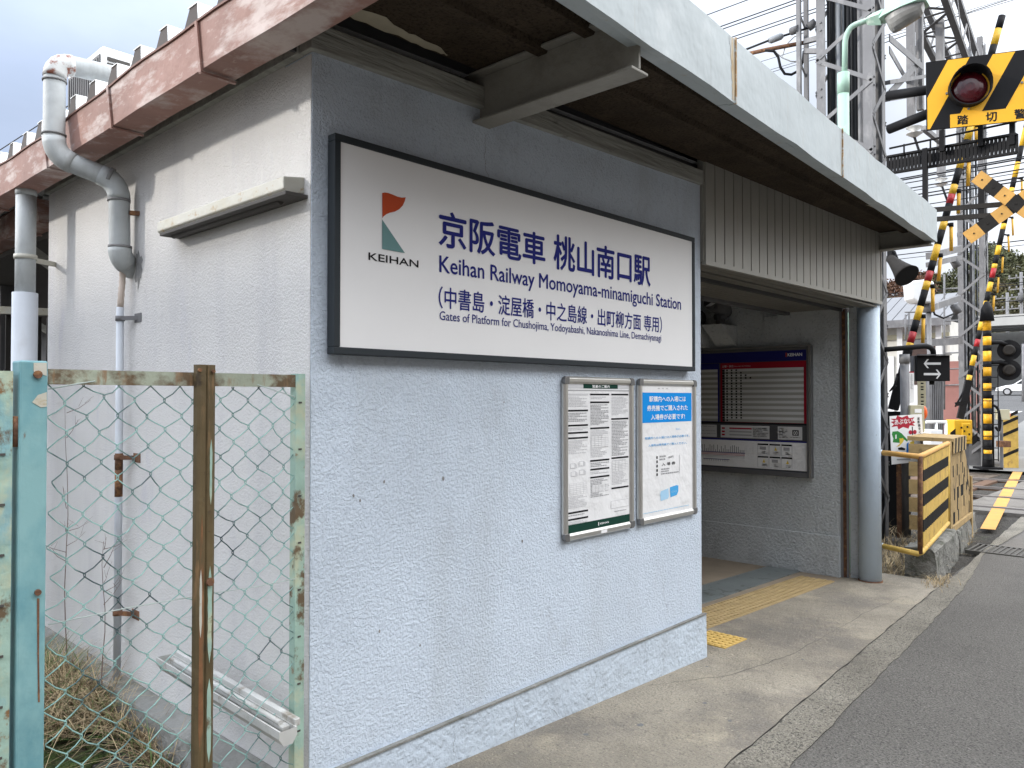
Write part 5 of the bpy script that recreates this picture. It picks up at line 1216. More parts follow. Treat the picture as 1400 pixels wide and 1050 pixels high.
# long pale drop post with a disc insulator further along
dpst = thing('hanging_post', 'short pale steel drop with a disc insulator above the striped gate arm', 'post', dep(1287, 250, 15))
m = MB(); c = dep(1285,190,15); e = dep(1287,240,15); m.bar(e, (e.x,e.y,8.9), .13, .13); m.bar(dep(1262,175,14.5), dep(1287,195,15), .08, .08); link('leg', m, 'galv_lt', dpst)
link('insulator', insul(1287,243,15,2,.9), 'insulator', dpst)
m = MB(); m.tube([dep(1287,252,15), dep(1298,282,15)], .02, 6); link('stay_rod', m, 'cable', dpst)
# cantilever with insulator and cable loop, left of the post
ca = thing('catenary_bracket', 'overhead line bracket with grey insulator and hanging black cable loop, left of the near tower', 'bracket', dep(1060, 60, 10))
m = MB(); m.tube([dep(1012,76,10.6), dep(1048,68,10.3), dep(1106,57,10)], .028, 8); link('strut', m, 'rust', ca)
m = MB(); m.tube([dep(1014,70,10.6), dep(1052,55,10.3), dep(1112,36,10)], .014, 6); link('tie_rod', m, 'cable', ca)
m = MB(); m.tube([dep(1051,56,10.3), dep(1054,55,10.3), dep(1067,50,10.2), dep(1070,49,10.2)], [.03,.045,.045,.03], 12); link('insulator', m, 'conduit', ca)
m = MB(); m.tube([dep(1082,43,10.1), dep(1092,39,10)], .05, 10); m.tube([dep(1107,30,10), dep(1113,38,10)], .06, 10); link('clamp', m, 'galv_dk', ca)
m = MB(); m.tube([dep(x_, y_, 10.2) for x_, y_ in ((1046,69),(1058,70),(1064,78),(1067,92),(1073,101),(1082,102),(1093,96),(1098,82),(1099,70))], .018, 8); link('cable_loop', m, 'cable', ca)
m = MB(); m.tube([dep(x_, y_, 10.2) for x_, y_ in ((1060,70),(1070,79),(1082,84),(1095,84))], .009, 6); m.tube([dep(x_, y_, 10.2) for x_, y_ in ((1070,76),(1074,62),(1086,50),(1098,45))], .009, 6); link('white_lead', m, 'insulator', ca)
for yy in (57, 70):
    m = MB(); q = dep(1100, yy, 10); m.bar(q, dep(1124, yy-6 if yy < 60 else yy, 9.8), .05, .06); link('fixing', m, 'galv_lt', ca)
# overhead wires running along the tracks
for i, (px, py, xx, r) in enumerate(((1000,31,12.5,.011),(1000,35.5,12.6,.010),(1000,51,13.2,.010),(1000,55.5,13.4,.010),(1000,8,14,.010),(1010,112,17,.007),(1035,86,16,.006),(1045,98,17.5,.006),
        (1240,245,14,.014),(1240,258,14.6,.012),(1230,252,17.5,.012),(1300,232,16,.014),(1380,250,16,.014),(1380,262,19,.012),(1390,218,20,.012),(1390,244,22,.012),(1240,268,16.4,.010),(1300,252,20,.010),(1240,347,30,.012),(1240,353,31,.012),(1330,392,30,.014),(1390,390,40,.018),(1390,411,40,.018),(1390,432,40,.018),(1390,448,42,.018),(1390,330,34,.012))):
    q = onx(px, py, xx); m = MB(); ys = frange(-25, 60, 5); m.tube([(xx, y, q.z+.0006*(y-q.y)**2*.15) for y in ys], r, 5)
    tag(link('overhead_wire', m, 'cable'), 'thin dark overhead wire running above the tracks', 'wire', 'overhead wires above the tracks')
q1_, q2_ = dep(0,205,9), dep(300,11,7); d = q2_-q1_
m = MB(); m.tube([q1_-d*3, q1_, q2_, q2_+d*3], .006, 5); tag(link('service_wire', m, 'cable'), 'thin service wire crossing the sky behind the roof ribs', 'wire')
m = MB(); q = dep(1400,-6,20); m.tube([dep(1200,62,20), dep(1330,15,20), dep(1500,-40,20)], .012, 5); tag(link('service_wire', m, 'cable'), 'thin wire slanting through the top of the far tower', 'wire')

# ================================================================== street lamp
sl = thing('street_lamp', 'mint green street lamp with a dirty glass bowl leaning over the canopy roof', 'street lamp', (6.14, .41, gz(6.14)))
LD = 7.5
b0 = dep(1153, 190, LD); m = MB(); m.tube([(b0.x,b0.y,gz(b0.x)), dep(1153,123,LD)], .052, 16); link('pole', m, 'mint', sl)
m = MB(); m.tube([dep(1153,128,LD), dep(1153,100,LD)], .056, 16); link('collar', m, 'mint', sl)
m = MB(); m.tube(elbow_path([dep(1154.5,104,LD), dep(1155.5,52,LD), dep(1163,36,LD-.02), dep(1188,27,LD-.1)], .13, 5), .026, 12); link('arm', m, 'mint', sl)
h0, h1 = dep(1186,28,LD-.1), dep(1206,23,LD-.2); m = MB(); m.tube([h0, h0.lerp(h1,.3), h1], [.04,.055,.075], 4, True, 0, False); link('neck', m, 'mint', sl)
A0, A1 = dep(1204,29,LD-.2), dep(1268,3,LD-.45); ax = (A1-A0).normalized(); sidev = ax.cross(V((0,0,1))).normalized(); upv = sidev.cross(ax)
m = MB(); prof = [(0,.02,.07),(.12,.075,.10),(.5,.11,.13),(.85,.10,.125),(1,.05,.09)]; rows = []
for t, h, w_ in prof:
    c = A0.lerp(A1, t); rows.append([c+sidev*w_-upv*.0, c+sidev*w_*.8+upv*h*.8, c+sidev*w_*.3+upv*h*1.15, c-sidev*w_*.3+upv*h*1.15, c-sidev*w_*.8+upv*h*.8, c-sidev*w_-upv*.0])
for a, b in zip(rows, rows[1:]):
    for k in range(5): m.face([a[k], a[k+1], b[k+1], b[k]], 0, True)
    m.face([a[5], a[0], b[0], b[5]])
m.face(rows[0]); m.face(rows[-1]); link('lamp_head', m, 'mint', sl)
m = MB(); n = 14; rows = []
for i in range(n+1):
    t = i/n; c = A0.lerp(A1, .10+.84*t)-upv*.004; dpt = .175*min(1, (t/.16)**.5)*(1-.5*t)*min(1, ((1-t)/.12)**.5); w_ = .11*math.sin(math.pi*(.06+.88*t))**.5
    rows.append([c+sidev*w_*math.cos(a)-upv*dpt*math.sin(a) for a in [math.pi*k/10 for k in range(11)]])
for a, b in zip(rows, rows[1:]):
    for k in range(10): m.face([a[k], a[k+1], b[k+1], b[k]], 0, True)
link('glass_bowl', m, 'lamp_glass', sl)

# ================================================================== overhead crossing sign
BR = V((.397,-.918,0)).normalized(); BN = V((-BR.y, BR.x, 0)); BN = -BN if BN.dot(FW) > 0 else BN       # normal towards the viewer
B0 = dep(1267, 178, 8.5)
def onpl(px, py, P0=B0, n=BN): d = ray(px, py); return CAM+d*((P0-CAM).dot(n)/d.dot(n))
def sz_(px, py): q = onpl(px, py)-B0; return q.dot(BR), q.z
ws = thing('crossing_warning_sign', 'large yellow and black striped overhead level crossing warning sign with a dark red lamp', 'warning sign', B0)
HB = sz_(1267, 85)[1]; sc_ = sz_(1394, 150)[0]; LB = 2*sc_
def Pb(s, t, k=0): return B0+BR*s+V((0,0,t))+BN*k
m = MB(); m.prism([Pb(0,0,-.03),Pb(LB,0,-.03),Pb(LB,HB,-.03),Pb(0,HB,-.03)], BN*.03); bd = link('board', m, 'black', ws)
def clip(poly, f):
    out = []
    for i in range(len(poly)):
        a, b = poly[i], poly[(i+1) % len(poly)]; fa, fb = f(a), f(b)
        if fa >= 0: out.append(a)
        if fa*fb < 0: t = fa/(fa-fb); out.append((a[0]+(b[0]-a[0])*t, a[1]+(b[1]-a[1])*t))
    return out
st0 = sz_(1296.5, 77)[0]; st1 = sz_(1326, 73)[0]; st2 = sz_(1358, 68)[0]; slope = (sz_(1326,73)[0]-sz_(1271,178)[0])/(HB)
m = MB(); per = (st2-st0); s0_ = st0
while s0_ < LB+1:
    w_ = (st1-st0); q = [(s0_,HB),(s0_+w_,HB),(s0_+w_-slope*HB,0),(s0_-slope*HB,0)]
    for f in (lambda p: p[0]-.008, lambda p: LB-.008-p[0], lambda p: p[1]-.008, lambda p: HB-.008-p[1]): q = clip(q, f) if q else q
    if len(q) > 2: m.face([Pb(a, b, .002) for a, b in q])
    s0_ += per
link('stripe', m, 'yellow', bd)
pl0 = sz_(1299,175); pl1 = sz_(1299,157); hp_ = pl1[1]-pl0[1]; z0p = pl0[1]
m = MB(); m.prism([Pb(pl0[0],z0p,.002),Pb(LB-pl0[0],z0p,.002),Pb(LB-pl0[0],z0p+hp_,.002),Pb(pl0[0],z0p+hp_,.002)], BN*.006); tp2 = link('name_plate', m, 'yellow', ws)
m = MB(); cw = hp_*.70; ss = [sz_(1316,165)[0], sz_(1355,160)[0], sc_]; ss += [2*sc_-ss[1], 2*sc_-ss[0]]
for ch, s_ in zip('踏切警報機', ss): letter(m, ch, Pb(s_-cw/2, z0p+hp_*.15, .0095), BR, (0,0,1), cw, hp_*.7, .03)
link('lettering', m, 'ink', tp2)
for px_ in (0, 1):
    s_, t_ = sz_(1325, 121); s_ = s_ if px_ == 0 else LB-s_
    c = Pb(s_, t_, 0); r = .205
    m = MB(); n = 28; ring_ = []
    up_ = V((0,0,1))
    for k in range(n):
        a = 2*math.pi*k/n; ring_.append((BR*math.cos(a)+up_*math.sin(a)))
    for k in range(n):
        a, b = ring_[k], ring_[(k+1) % n]; oa = .10+.10*max(0, a.z); ob = .10+.10*max(0, b.z)
        m.face([c+a*r+BN*.003, c+b*r+BN*.003, c+b*r+BN*ob, c+a*r+BN*oa], 0, True); m.face([c+a*(r-.012)+BN*.003, c+b*(r-.012)+BN*.003, c+b*(r-.012)+BN*ob, c+a*(r-.012)+BN*oa], 0, True); m.face([c+a*r+BN*oa, c+b*r+BN*ob, c+b*(r-.012)+BN*ob, c+a*(r-.012)+BN*oa])
    lh = link('lamp_hood', m, 'black', ws)
    m = MB(); rings = []
    for j in range(7):
        t = j/6*math.pi/2; rings.append([c+BN*(.012+.055*math.sin(t))+v*(r-.03)*math.cos(t) for v in ring_] if j < 6 else None)
    for a, b in zip(rings[:5], rings[1:6]):
        for k in range(n): m.face([a[k], a[(k+1) % n], b[(k+1) % n], b[k]], 0, True)
    m.face(rings[5]); link('lens', m, 'lens', lh)
m = MB()
for s_, t_ in ((sz_(1294,128)), (sz_(1355,119)), (sz_(1324,94)), (sz_(1324,149)), sz_(1397,113)):
    c = Pb(s_, t_, .002); m.tube([c, c+BN*.012], .012, 8)
link('bolt', m, 'galv_lt', ws)
# support frame: tubes from the tower, perforated arm, posts
fr = thing('sign_support', 'black steel arm with perforated plate carrying the overhead crossing sign and crossbuck', 'support arm', dep(1262, 240, 8.9))
for (a, b, r) in (((1214,131,9.2),(1275,122,8.75),.055), ((1215,177,9.2),(1275,153,8.75),.055)):
    m = MB(); m.tube([dep(*a), dep(*b)], r, 12); link('tube_arm', m, 'black', fr)
a, b = dep(1214,226,9.3), dep(1390,196,8.3); m = MB()
hgt = .10
for dz in (-hgt, hgt): m.bar(a+V((0,0,dz)), b+V((0,0,dz)), .06, .022)
n = 34
for i in range(n+1):
    q = a.lerp(b, i/n); m.bar(q-V((0,0,hgt)), q+V((0,0,hgt)), .016, .03, (b-a))
    if i < n: m.bar(q-V((0,0,hgt*.9)), a.lerp(b,(i+1)/n)+V((0,0,hgt*.9)), .004, .022)
for dz in (-.03, .035): m.bar(a+V((0,0,dz)), b+V((0,0,dz)), .006, .02)
link('perforated_arm', m, 'black', fr)
m = MB(); a, b = dep(1216,203,9.3), dep(1390,166,8.3); m.tube([a, b], .012, 6)
for px_, y0_, y1_ in ((1236,197,214),(1272,190,212),(1312,183,206)): m.tube([dep(px_,y0_,9), dep(px_,y1_,9)], .01, 5)
link('handrail', m, 'black', fr)
for (px_, y0_, y1_, w_) in ((1265,203,288,.05), (1288,178,207,.05), (1341,165,200,.05), (1384,163,198,.05), (1342,258,302,.06)):
    m = MB(); dq = 8.9-(px_-1262)/128*.6; m.bar(dep(px_,y1_,dq), dep(px_,y0_,dq), w_, .05); link('hanger', m, 'black', fr)
for (y0_, y1_) in ((288,279), (301,293)):
    m = MB(); m.bar(dep(1262,y0_,8.9), dep(1376,y1_,8.35), .03, .052); link('cross_arm', m, 'sun_black', fr)
# crossbuck
C0 = dep(1388.5, 279, 8.25)
cb_ = thing('crossbuck', 'faded yellow and black saint andrew cross sign hung at the right edge', 'crossbuck', C0)
def onc(px, py, k=0): return onpl(px, py, C0)+BN*k
for s1_, k in (((15.7,10.9), .012), ((19.3,-13.6), 0)):
    st_ = onc(1388.5-s1_[0], 279-s1_[1])-C0; m = MB(); d = st_.normalized(); L = st_.length; w_ = .145; nrm2 = d.cross(BN).normalized()
    for j in range(-3, 4):
        a = C0+d*(L*(j-.5)); b = C0+d*(L*(j+.5)); m.prism([a-nrm2*w_*.5+BN*k, b-nrm2*w_*.5+BN*k, b+nrm2*w_*.5+BN*k, a+nrm2*w_*.5+BN*k], BN*.01, 0 if j % 2 else 1)
        q = (a+b)/2+BN*(k+.01); m.tube([q, q+BN*.006], .009, 6, True, 1)
    link('board', m, ['faded_yellow', 'sun_black'], cb_)

# ================================================================== crossing gates
def gate_arm(label, px0, py0, px1, py1, d, brk, r, tassels, group=None):
    def P(py): t = (py-py0)/(py1-py0); return dep(px0+(px1-px0)*t, py, d)
    g = thing('crossing_gate', label, 'crossing gate', (P(py0).x, P(py0).y, gz(P(py0).x)))
    m = MB()
    for (a, c), (b, _) in zip(brk, brk[1:]):
        m.tube([P(a), P(b)], r, 12, True, 'kyr'.index(c))
    link('arm', m, ['black', 'arm_yellow', 'arm_red'], g)
    for (x_, ya, yb, lean) in tassels:
        m = MB(); a, b = dep(x_, ya, d-.02), dep(x_+lean, yb, d-.02); m.tube([a, b], .022, 8); t = link('tassel', m, 'tassel', g)
        m = MB(); m.bar(a+V((0,0,.005)), P(ya-2)+V((0,0,0)), .03, .03); m.tube([a-V((0,0,.02)), a+V((0,0,.03))], .028, 8); link('clip', m, 'black', t)
    return g, P
g1, PP = gate_arm('nearer raised crossing gate arm striped yellow and black with red bands and hanging yellow sticks', 1243, 474, 1370, 22, 9.9,
    [(22,'k'),(40,'y'),(62,'k'),(82,'y'),(105,'k'),(127,'y'),(150,'k'),(172,'y'),(192,'k'),(216,'y'),(231,'k'),(253,'y'),(266,'r'),(279,'k'),(303,'y'),(315,'k'),(335,'y'),(357,'k'),(371,'r'),(385,'y'),(397,'k'),(419,'y'),(438,'k'),(454,'r'),(469,'y'),(476,'k')], .043,
    [(1335,172,197,0),(1324.5,220,254,-1),(1311,262,292,-1),(1300.5,308,343,0),(1286,350,384,-3),(1275,392,426,.5),(1262.5,433,469,-1)])
m = MB(); m.tube([PP(474), PP(486)], .055, 12); m.bar(PP(480), dep(1223,553,9.95), .09, .10, BR); m.bar(dep(1233,512,9.9), dep(1221,560,9.9), .10, .12, BR); link('arm_holder', m, 'black', g1, .006)
m = MB(); q = dep(1224,585,10.0); m.box(q, (.24,.24,.42)); m.bar((q.x,q.y,gz(q.x)-.05), (q.x,q.y,q.z-.2), .16, .16); link('machine', m, 'black', g1, .01)
m = MB(); m.tube([dep(1218,533,9.8), dep(1222,528,9.8), dep(1227,515,9.8)], .012, 6); m.tube([dep(1216,535,9.8), dep(1226,527,9.8)], .01, 6); link('lever', m, 'black', g1)
g2, PP2 = gate_arm('farther raised crossing gate arm in worn yellow and black beyond the tracks', 1313, 570, 1394, 212, 18.6,
    [(150,'k'),(175,'y'),(200,'k'),(222,'y'),(243,'k'),(257,'y'),(275,'k'),(306,'y'),(314,'k'),(336,'y'),(349,'k'),(361,'y'),(367,'r'),(380,'k'),(386,'y'),(399,'k'),(412,'y'),(425,'k'),(440,'y'),(452,'k'),(464,'r'),(474,'k'),(486,'y'),(500,'k'),(513,'y'),(524,'k'),(572,'k')], .058,
    [(1397,245,270,0),(1384,298,322,1),(1378.5,322,344,1),(1371,350,373,-1),(1365,378,400,-1),(1359,403,425,-1),(1353,428,452,-2)])
m = MB(); m.bar(PP2(520), PP2(572), .16, .14, BR); m.bar(dep(1306,553,18.6), dep(1326,549,18.5), .05, .09); m.tube([dep(1306,556,18.6), dep(1320,530,18.6)], .02, 6); link('arm_holder', m, 'black', g2)
c = dep(1311, 590, 18.4); m = MB(); W_, H_ = .42, .56
rt = V((.65,-.76,0)); fw_ = V((.76,.65,0))
def obox(m, c, w, dpt, h, mi=0): m.hexa([c+rt*x*w/2+fw_*y*dpt/2-V((0,0,h/2)) for x, y in ((-1,-1),(1,-1),(1,1),(-1,1))], [c+rt*x*w/2+fw_*y*dpt/2+V((0,0,h/2)) for x, y in ((-1,-1),(1,-1),(1,1),(-1,1))], mi)
obox(m, c, W_, .4, H_); obox(m, c+rt*.05-fw_*.22, .20, .04, .40); link('machine', m, 'arm_yellow', g2, .02)
m = MB()
for sx_, sz2 in ((-.12,.1),(-.05,.02),(.02,.12),(-.02,-.12),(.06,-.05)): obox(m, c+rt*(sx_+.05)-fw_*.243+V((0,0,sz2)), .035, .01, .045)
for (o_, h_) in ((-.24,-.02),(.26,-.12)):
    q = c+rt*o_; m.prism([q-fw_*.205+V((0,0,h_-.2))-rt*.06, q-fw_*.205+V((0,0,h_-.1))+rt*.06, q-fw_*.205+V((0,0,h_+.1))+rt*.06, q-fw_*.205+V((0,0,h_))-rt*.06], fw_*.01)
link('marking', m, 'black', g2)
m = MB(); q = c-V((0,0,H_/2)); obox(m, V((q.x,q.y,(q.z+gz(q.x))/2)), .3, .3, q.z-gz(q.x)); link('stand', m, 'galv_dk', g2)
# far signal post with two round lamps seen from behind
sp = thing('crossing_signal', 'slender yellow and black striped signal post beyond the tracks with two round black lamps', 'signal', (gr(1350,637).x, gr(1350,637).y, gz(20)))
dS = 17.7
def SP(py): return dep(1350.5-(640-py)*.006, py, dS)
brk = [(432,'y'),(452,'k'),(460,'y'),(472,'k'),(480,'y'),(494,'k'),(502,'y'),(514,'k'),(524,'y'),(534,'k'),(545,'y'),(558,'k'),(566,'y'),(579,'k'),(589,'y'),(601,'k'),(615,'y'),(622,'k'),(640,'k')]
m = MB()
for (a, cc), (b, _) in zip(brk, brk[1:]): m.tube([SP(a), SP(b)], .085, 14, True, 'kyr'.index(cc))
link('post', m, ['black', 'yellow', 'arm_red'], sp)
m = MB(); m.tube([SP(620), SP(641)], [.10,.12], 14); obox(m, SP(641)+V((0,0,.02)), .45, .4, .05); link('foot', m, 'black', sp)
m = MB(); q = SP(424); m.tube([q-V((0,0,.25)), q+V((0,0,.03)), q+V((0,0,.20))], [.15,.12,.04], 12); m.tube([SP(438), q-V((0,0,.2))], .09, 10); link('bell', m, 'black', sp)
for py_ in (479, 506):
    m = MB(); m.tube([SP(py_-10), dep(1368,py_-11,dS), dep(1376,py_-8,dS)], .045, 8); link('lamp_arm', m, 'black', sp)
    c = dep(1379.5, py_, dS); nv = (c-CAM).normalized(); nv.z = 0; nv = (nv+V((.5,.15,0))).normalized(); m = MB()
    m.tube([c-nv*.03, c+nv*.02], .235, 24); lb = link('backboard', m, 'black', sp)
    m = MB(); m.tube([c-nv*.16, c-nv*.12, c-nv*.03], [.09,.12,.13], 16); m.tube([c+nv*.02, c+nv*.2], .17, 16); link('lamp_housing', m, 'sun_black', lb)
m = MB()
for k in range(9): q = SP(500+k*16); m.bar(q-rt*.17-fw_*.12, q+rt*.17-fw_*.12, .02, .02)
for s_ in (-.17, .17): m.bar(SP(505)+rt*s_-fw_*.12, SP(630)+rt*s_-fw_*.12, .02, .02)
link('ladder', m, 'black', sp)
m = MB(); m.tube([dep(1357,540,dS), dep(1358,640,dS)], .025, 6); m.tube(elbow_path([dep(1351,552,dS), dep(1364,556,dS), dep(1368,575,dS), dep(1366,590,dS), dep(1361,584,dS)], .15, 4), .03, 8); link('cable_guard', m, 'black', sp)
# direction indicator
di = thing('direction_indicator', 'black train direction indicator box with two pale opposing arrows', 'indicator', dep(1277, 521, 9.6))
DR = V((.62,-.785,0)).normalized(); DN = V((-DR.y*-1, 0, 0)); DN = V((DR.y, -DR.x, 0)); DN = DN if DN.dot(FW) < 0 else -DN
D0 = dep(1254, 521, 9.6)
def dpl(px, py): d = ray(px, py); q = CAM+d*((D0-CAM).dot(DN)/d.dot(DN))-D0; return q.dot(DR), q.z
w_, h_ = dpl(1299,521)[0], dpl(1254,486)[1]
def Pd(s, t, k=0): return D0+DR*s+V((0,0,t))+DN*k
m = MB(); m.prism([Pd(0,0,-.16),Pd(w_,0,-.16),Pd(w_,h_,-.16),Pd(0,h_,-.16)], DN*.16); dbx = link('casing', m, 'black', di, .004)
m = MB(); m.prism([Pd(-.02,.0,-.15),Pd(-.001,0,-.15),Pd(-.001,h_,-.15),Pd(-.02,h_,-.15)], DN*.1); m.prism([Pd(0,h_+.001,0),Pd(w_,h_+.001,0),Pd(w_,h_+.012,0),Pd(0,h_+.012,0)], DN*.05); link('hood', m, 'galv_dk', di)
def arrow(y, sgn):
    P = [(-.5,0),(-.3,.28),(-.2,.28),(-.35,.07),(.5,.07),(.5,-.07),(-.35,-.07),(-.2,-.28),(-.3,-.28)]; return [Pd(w_*.46+sgn*a*w_*.52, y+b*h_*.62, .003) for a, b in P]
for y_, s_ in ((h_*.68,1),(h_*.27,-1)):
    m = MB(); P = arrow(y_, s_); c = P[0]
    m.face([P[0],P[1],P[2],P[3]]); m.face([P[0],P[3],P[6]]); m.face([P[0],P[6],P[7],P[8]]); m.face([P[3],P[4],P[5],P[6]]); link('arrow', m, 'row_a', dbx)
m = MB(); m.tube(elbow_path([dep(1210,478,9.5), dep(1268,473,9.55), dep(1276,478,9.6), dep(1276,487,9.65)], .07, 4), .032, 10); m.tube([dep(1274,521,9.65), dep(1274,526,9.65)], .03, 8); link('pipe_arm', m, 'black', di)
# horn loudspeaker under the canopy end
hs = thing('horn_speaker', 'black horn loudspeaker hung under the right end of the canopy', 'loudspeaker', dep(1232, 365, 9))
m = MB(); a, b = dep(1217,353,9), dep(1240,377,8.75); m.tube([a, a.lerp(b,.15), a.lerp(b,.55), a.lerp(b,.85), b], [.05,.055,.085,.115,.14], 20); link('horn', m, 'sun_black', hs)
m = MB(); m.tube([b.lerp(a,.03), b+(b-a)*.001], [.125,.13], 20); link('mouth', m, 'black', hs)
m = MB(); m.tube([dep(1222,344,9), dep(1227,356,8.95), dep(1222,352,9), dep(1219,340,9)], .02, 8); m.bar(dep(1217,335,9), dep(1217,356,9), .05, .06); link('bracket', m, 'black', hs)
# pole with warning poster, button box and small notices
pg = gr(1238, 735); dP = (pg-CAM).dot(FW)
mp_ = thing('sign_pole', 'galvanised pole with a capped top standing behind the yellow railing', 'pole', (pg.x, pg.y, gz(pg.x)))
tq = dep(1237.5, 484, dP); m = MB(); m.tube([(pg.x+.04,pg.y,gz(pg.x)), (pg.x+.02,pg.y,tq.z)], .052, 14); link('tube', m, 'galv', mp_)
m = MB(); m.tube([(pg.x+.02,pg.y,tq.z-.11),(pg.x+.02,pg.y,tq.z)], .060, 14); link('cap', m, 'galv', mp_)
m = MB(); m.bar((pg.x-.06,pg.y+.05,gz(pg.x)), (pg.x-.06,pg.y+.05,.9), .05, .03); link('backing_bar', m, 'rust', mp_)
PR_ = V((.72,-.69,0)).normalized(); PN = V((-.69,-.72,0)).normalized()
pO = dep(1220, 633, dP-.12)
po = thing('warning_poster', 'white illustrated crossing warning poster with a red starburst and a green train', 'poster', pO)
def ppl(px, py): d = ray(px, py); q = CAM+d*((pO-CAM).dot(PN)/d.dot(PN))-pO; return q.dot(PR_), q.z
def Pp(cx_, cy_, k=0): s, t = ppl(1200+cx_*90/1050, 555+cy_*90/1050); return pO+PR_*s+V((0,0,t))+PN*k
m = MB(); Q = [Pp(190,165), Pp(225,935), Pp(745,880), Pp(705,128)]; m.prism(Q, -PN*.006); sheet_ = link('sheet', m, 'white_ink', po)
def pp(name, pts, mt_, k=.001):
    m = MB(); m.face([Pp(a, b, k) for a, b in reversed(pts)]); return link(name, m, mt_, sheet_)
pp('starburst', [(205,205),(290,205),(310,150),(385,185),(475,150),(500,195),(585,180),(550,225),(600,262),(555,280),(595,318),(510,310),(490,362),(405,335),(330,375),(310,320),(215,340),(260,290),(205,255),(270,240)], 'poster_red', .001)
m = MB(); o_ = Pp(268,302,.003); e_2 = Pp(550,275,.003); up_p = (Pp(262,220,.003)-o_); letter(m, 'あぶない', o_, e_2-o_, (0,0,1), (e_2-o_).length, up_p.length, .02); link('lettering', m, 'white_ink', sheet_)
m = MB()
for i, ch in enumerate('遮断機をくぐらないで'):
    q = Pp(628+i*6.5, 225+i*54, .003); letter(m, ch, q, PR_, (0,0,1), .030, .034, .02)
link('lettering', m, 'ink', sheet_)
pp('train_picture', [(235,410),(320,400),(385,440),(480,545),(470,570),(400,520),(360,590),(240,580),(250,520),(225,455)], 'poster_green')
pp('train_window', [(280,460),(300,455),(300,520),(280,525)], 'white_ink', .002)
pp('child_picture', [(345,515),(370,520),(400,510),(420,540),(390,590),(340,640),(290,655),(350,605)], 'poster_yellow', .002); pp('child_picture', [(460,600),(490,580),(510,660),(560,665),(520,720),(500,750),(455,755)], 'poster_blue', .002); pp('child_picture', [(320,670),(380,655),(440,680),(430,705),(330,700)], 'ink', .002); pp('child_picture', [(515,575),(580,560),(585,655),(520,655)], 'poster_yellow', .002); pp('child_picture', [(540,700),(580,680),(585,750),(515,745)], 'poster_green', .002)
pp('signal_picture', [(543,330),(558,330),(572,650),(556,650)], 'ink', .0015)
for (a, b) in ((520,420),(590,415),(530,510),(595,505)): pp('signal_picture', [(a+30*math.cos(t), b+34*math.sin(t)) for t in [-2*math.pi*k/12 for k in range(12)]], 'poster_red', .003)
pp('bottom_print', [(300,845),(520,835),(525,860),(310,868)], 'grey_ink', .001)
def flat_box(name, label, cat, px0, py0, px1, py1, d, thick, m_, extra=None):
    O = dep(px0, py1, d); t = thing(name, label, cat, O); dx = dep(px1,py1,d)-O; dx.z = 0; h = dep(px0,py0,d).z-O.z; nv = V((dx.y,-dx.x,0)).normalized(); nv = nv if nv.dot(FW) < 0 else -nv
    m = MB(); P = lambda s, t_, k=0: O+dx*s+V((0,0,h*t_))+nv*k
    m.prism([P(0,0,-thick),P(1,0,-thick),P(1,1,-thick),P(0,1,-thick)], nv*thick); c = link('casing', m, m_, t, .004 if thick > .03 else 0); return t, P, c, nv
eb, P_, c_, nv = flat_box('emergency_button_box', 'beige emergency button box with an orange button behind the warning poster', 'button box', 1245, 554, 1264, 591, dP-.05, .14, 'beige_box')
m = MB(); m.prism([P_(.3,.72,.001),P_(.8,.72,.001),P_(.8,.86,.001),P_(.3,.86,.001)], nv*.003); link('plate', m, 'white_ink', c_)
m = MB(); q = P_(1.0,.72,-.05); rv = (P_(1,0)-P_(0,0)).normalized(); m.ball(q+rv*.02, .075, .55, .55, 1.1, 12, 8); link('button', m, 'orange_lens', eb)
m = MB(); m.prism([P_(1.0,.05,-.12),P_(1.0,.05,-.02),P_(1.0,.42,-.02),P_(1.0,.42,-.12)], rv*.012); link('label_plate', m, 'lime', eb)
def notice(label, px0, py0, px1, py1, d, m_, red):
    t, P, c, nv = flat_box('notice_plate', label, 'notice', px0, py0, px1, py1, d, .012, m_)
    R3 = random.Random(int(px0)); m = MB()
    rows = [(.96-.022*k, R3.uniform(.25,.4), R3.uniform(.6,.85)) for k in range(2, 24)] if red else [(v, .36, .72) for v in (.94,.80,.70,.50,.40,.24,.12)]
    for v, u0, u1 in rows:
        h_ = .011 if red else .055; m.face([P(u0,v,.001), P(u1,v,.001), P(u1,v-h_,.001), P(u0,v-h_,.001)])
    link('faded_print', m, 'grey_ink' if red else 'ink', c)
    if red: m = MB(); m.prism([P(0,.965,.001),P(1,.965,.001),P(1,1,.001),P(0,1,.001)], nv*.001); link('red_edge', m, 'poster_red', c)
notice('narrow white vertical notice plate with a red top edge beside the galvanised pole', 1243, 508, 1250, 551, dP+.1, 'white_ink', True)
notice('narrow beige vertical notice plate with dark marks below the direction indicator', 1255, 521, 1266, 556, dP+.6, 'beige_box', False)
# white equipment box on a thin pole
te = thing('equipment_box', 'white rounded equipment box on a thin pole behind the nearer gate arm', 'equipment box', dep(1268, 640, 14))
a, b = dep(1246,413,14), dep(1278,383,14); m = MB(); cc = (a+b)/2; P = [dep(1246,384,14), dep(1272,381,14), dep(1278,386,14), dep(1279,408,14), dep(1275,414,14), dep(1255,413,14), dep(1248,408,14)]; m.prism(P, V((.75,.66,0))*.35); link('box', m, 'white_paint', te, .03)
m = MB(); q = dep(1270,418,14.2); m.tube([(q.x,q.y,-.2), (q.x,q.y,q.z+.05)], .04, 10); m.tube([q-V((0,0,.12)), q+V((0,0,.06))], .10, 10); link('pole', m, 'galv', te)
m = MB(); m.tube([dep(x_,y_,13.9) for x_, y_ in ((1275,398),(1275,422),(1278,430),(1290,435),(1304,429))], .018, 6); link('cable', m, 'cable', te)
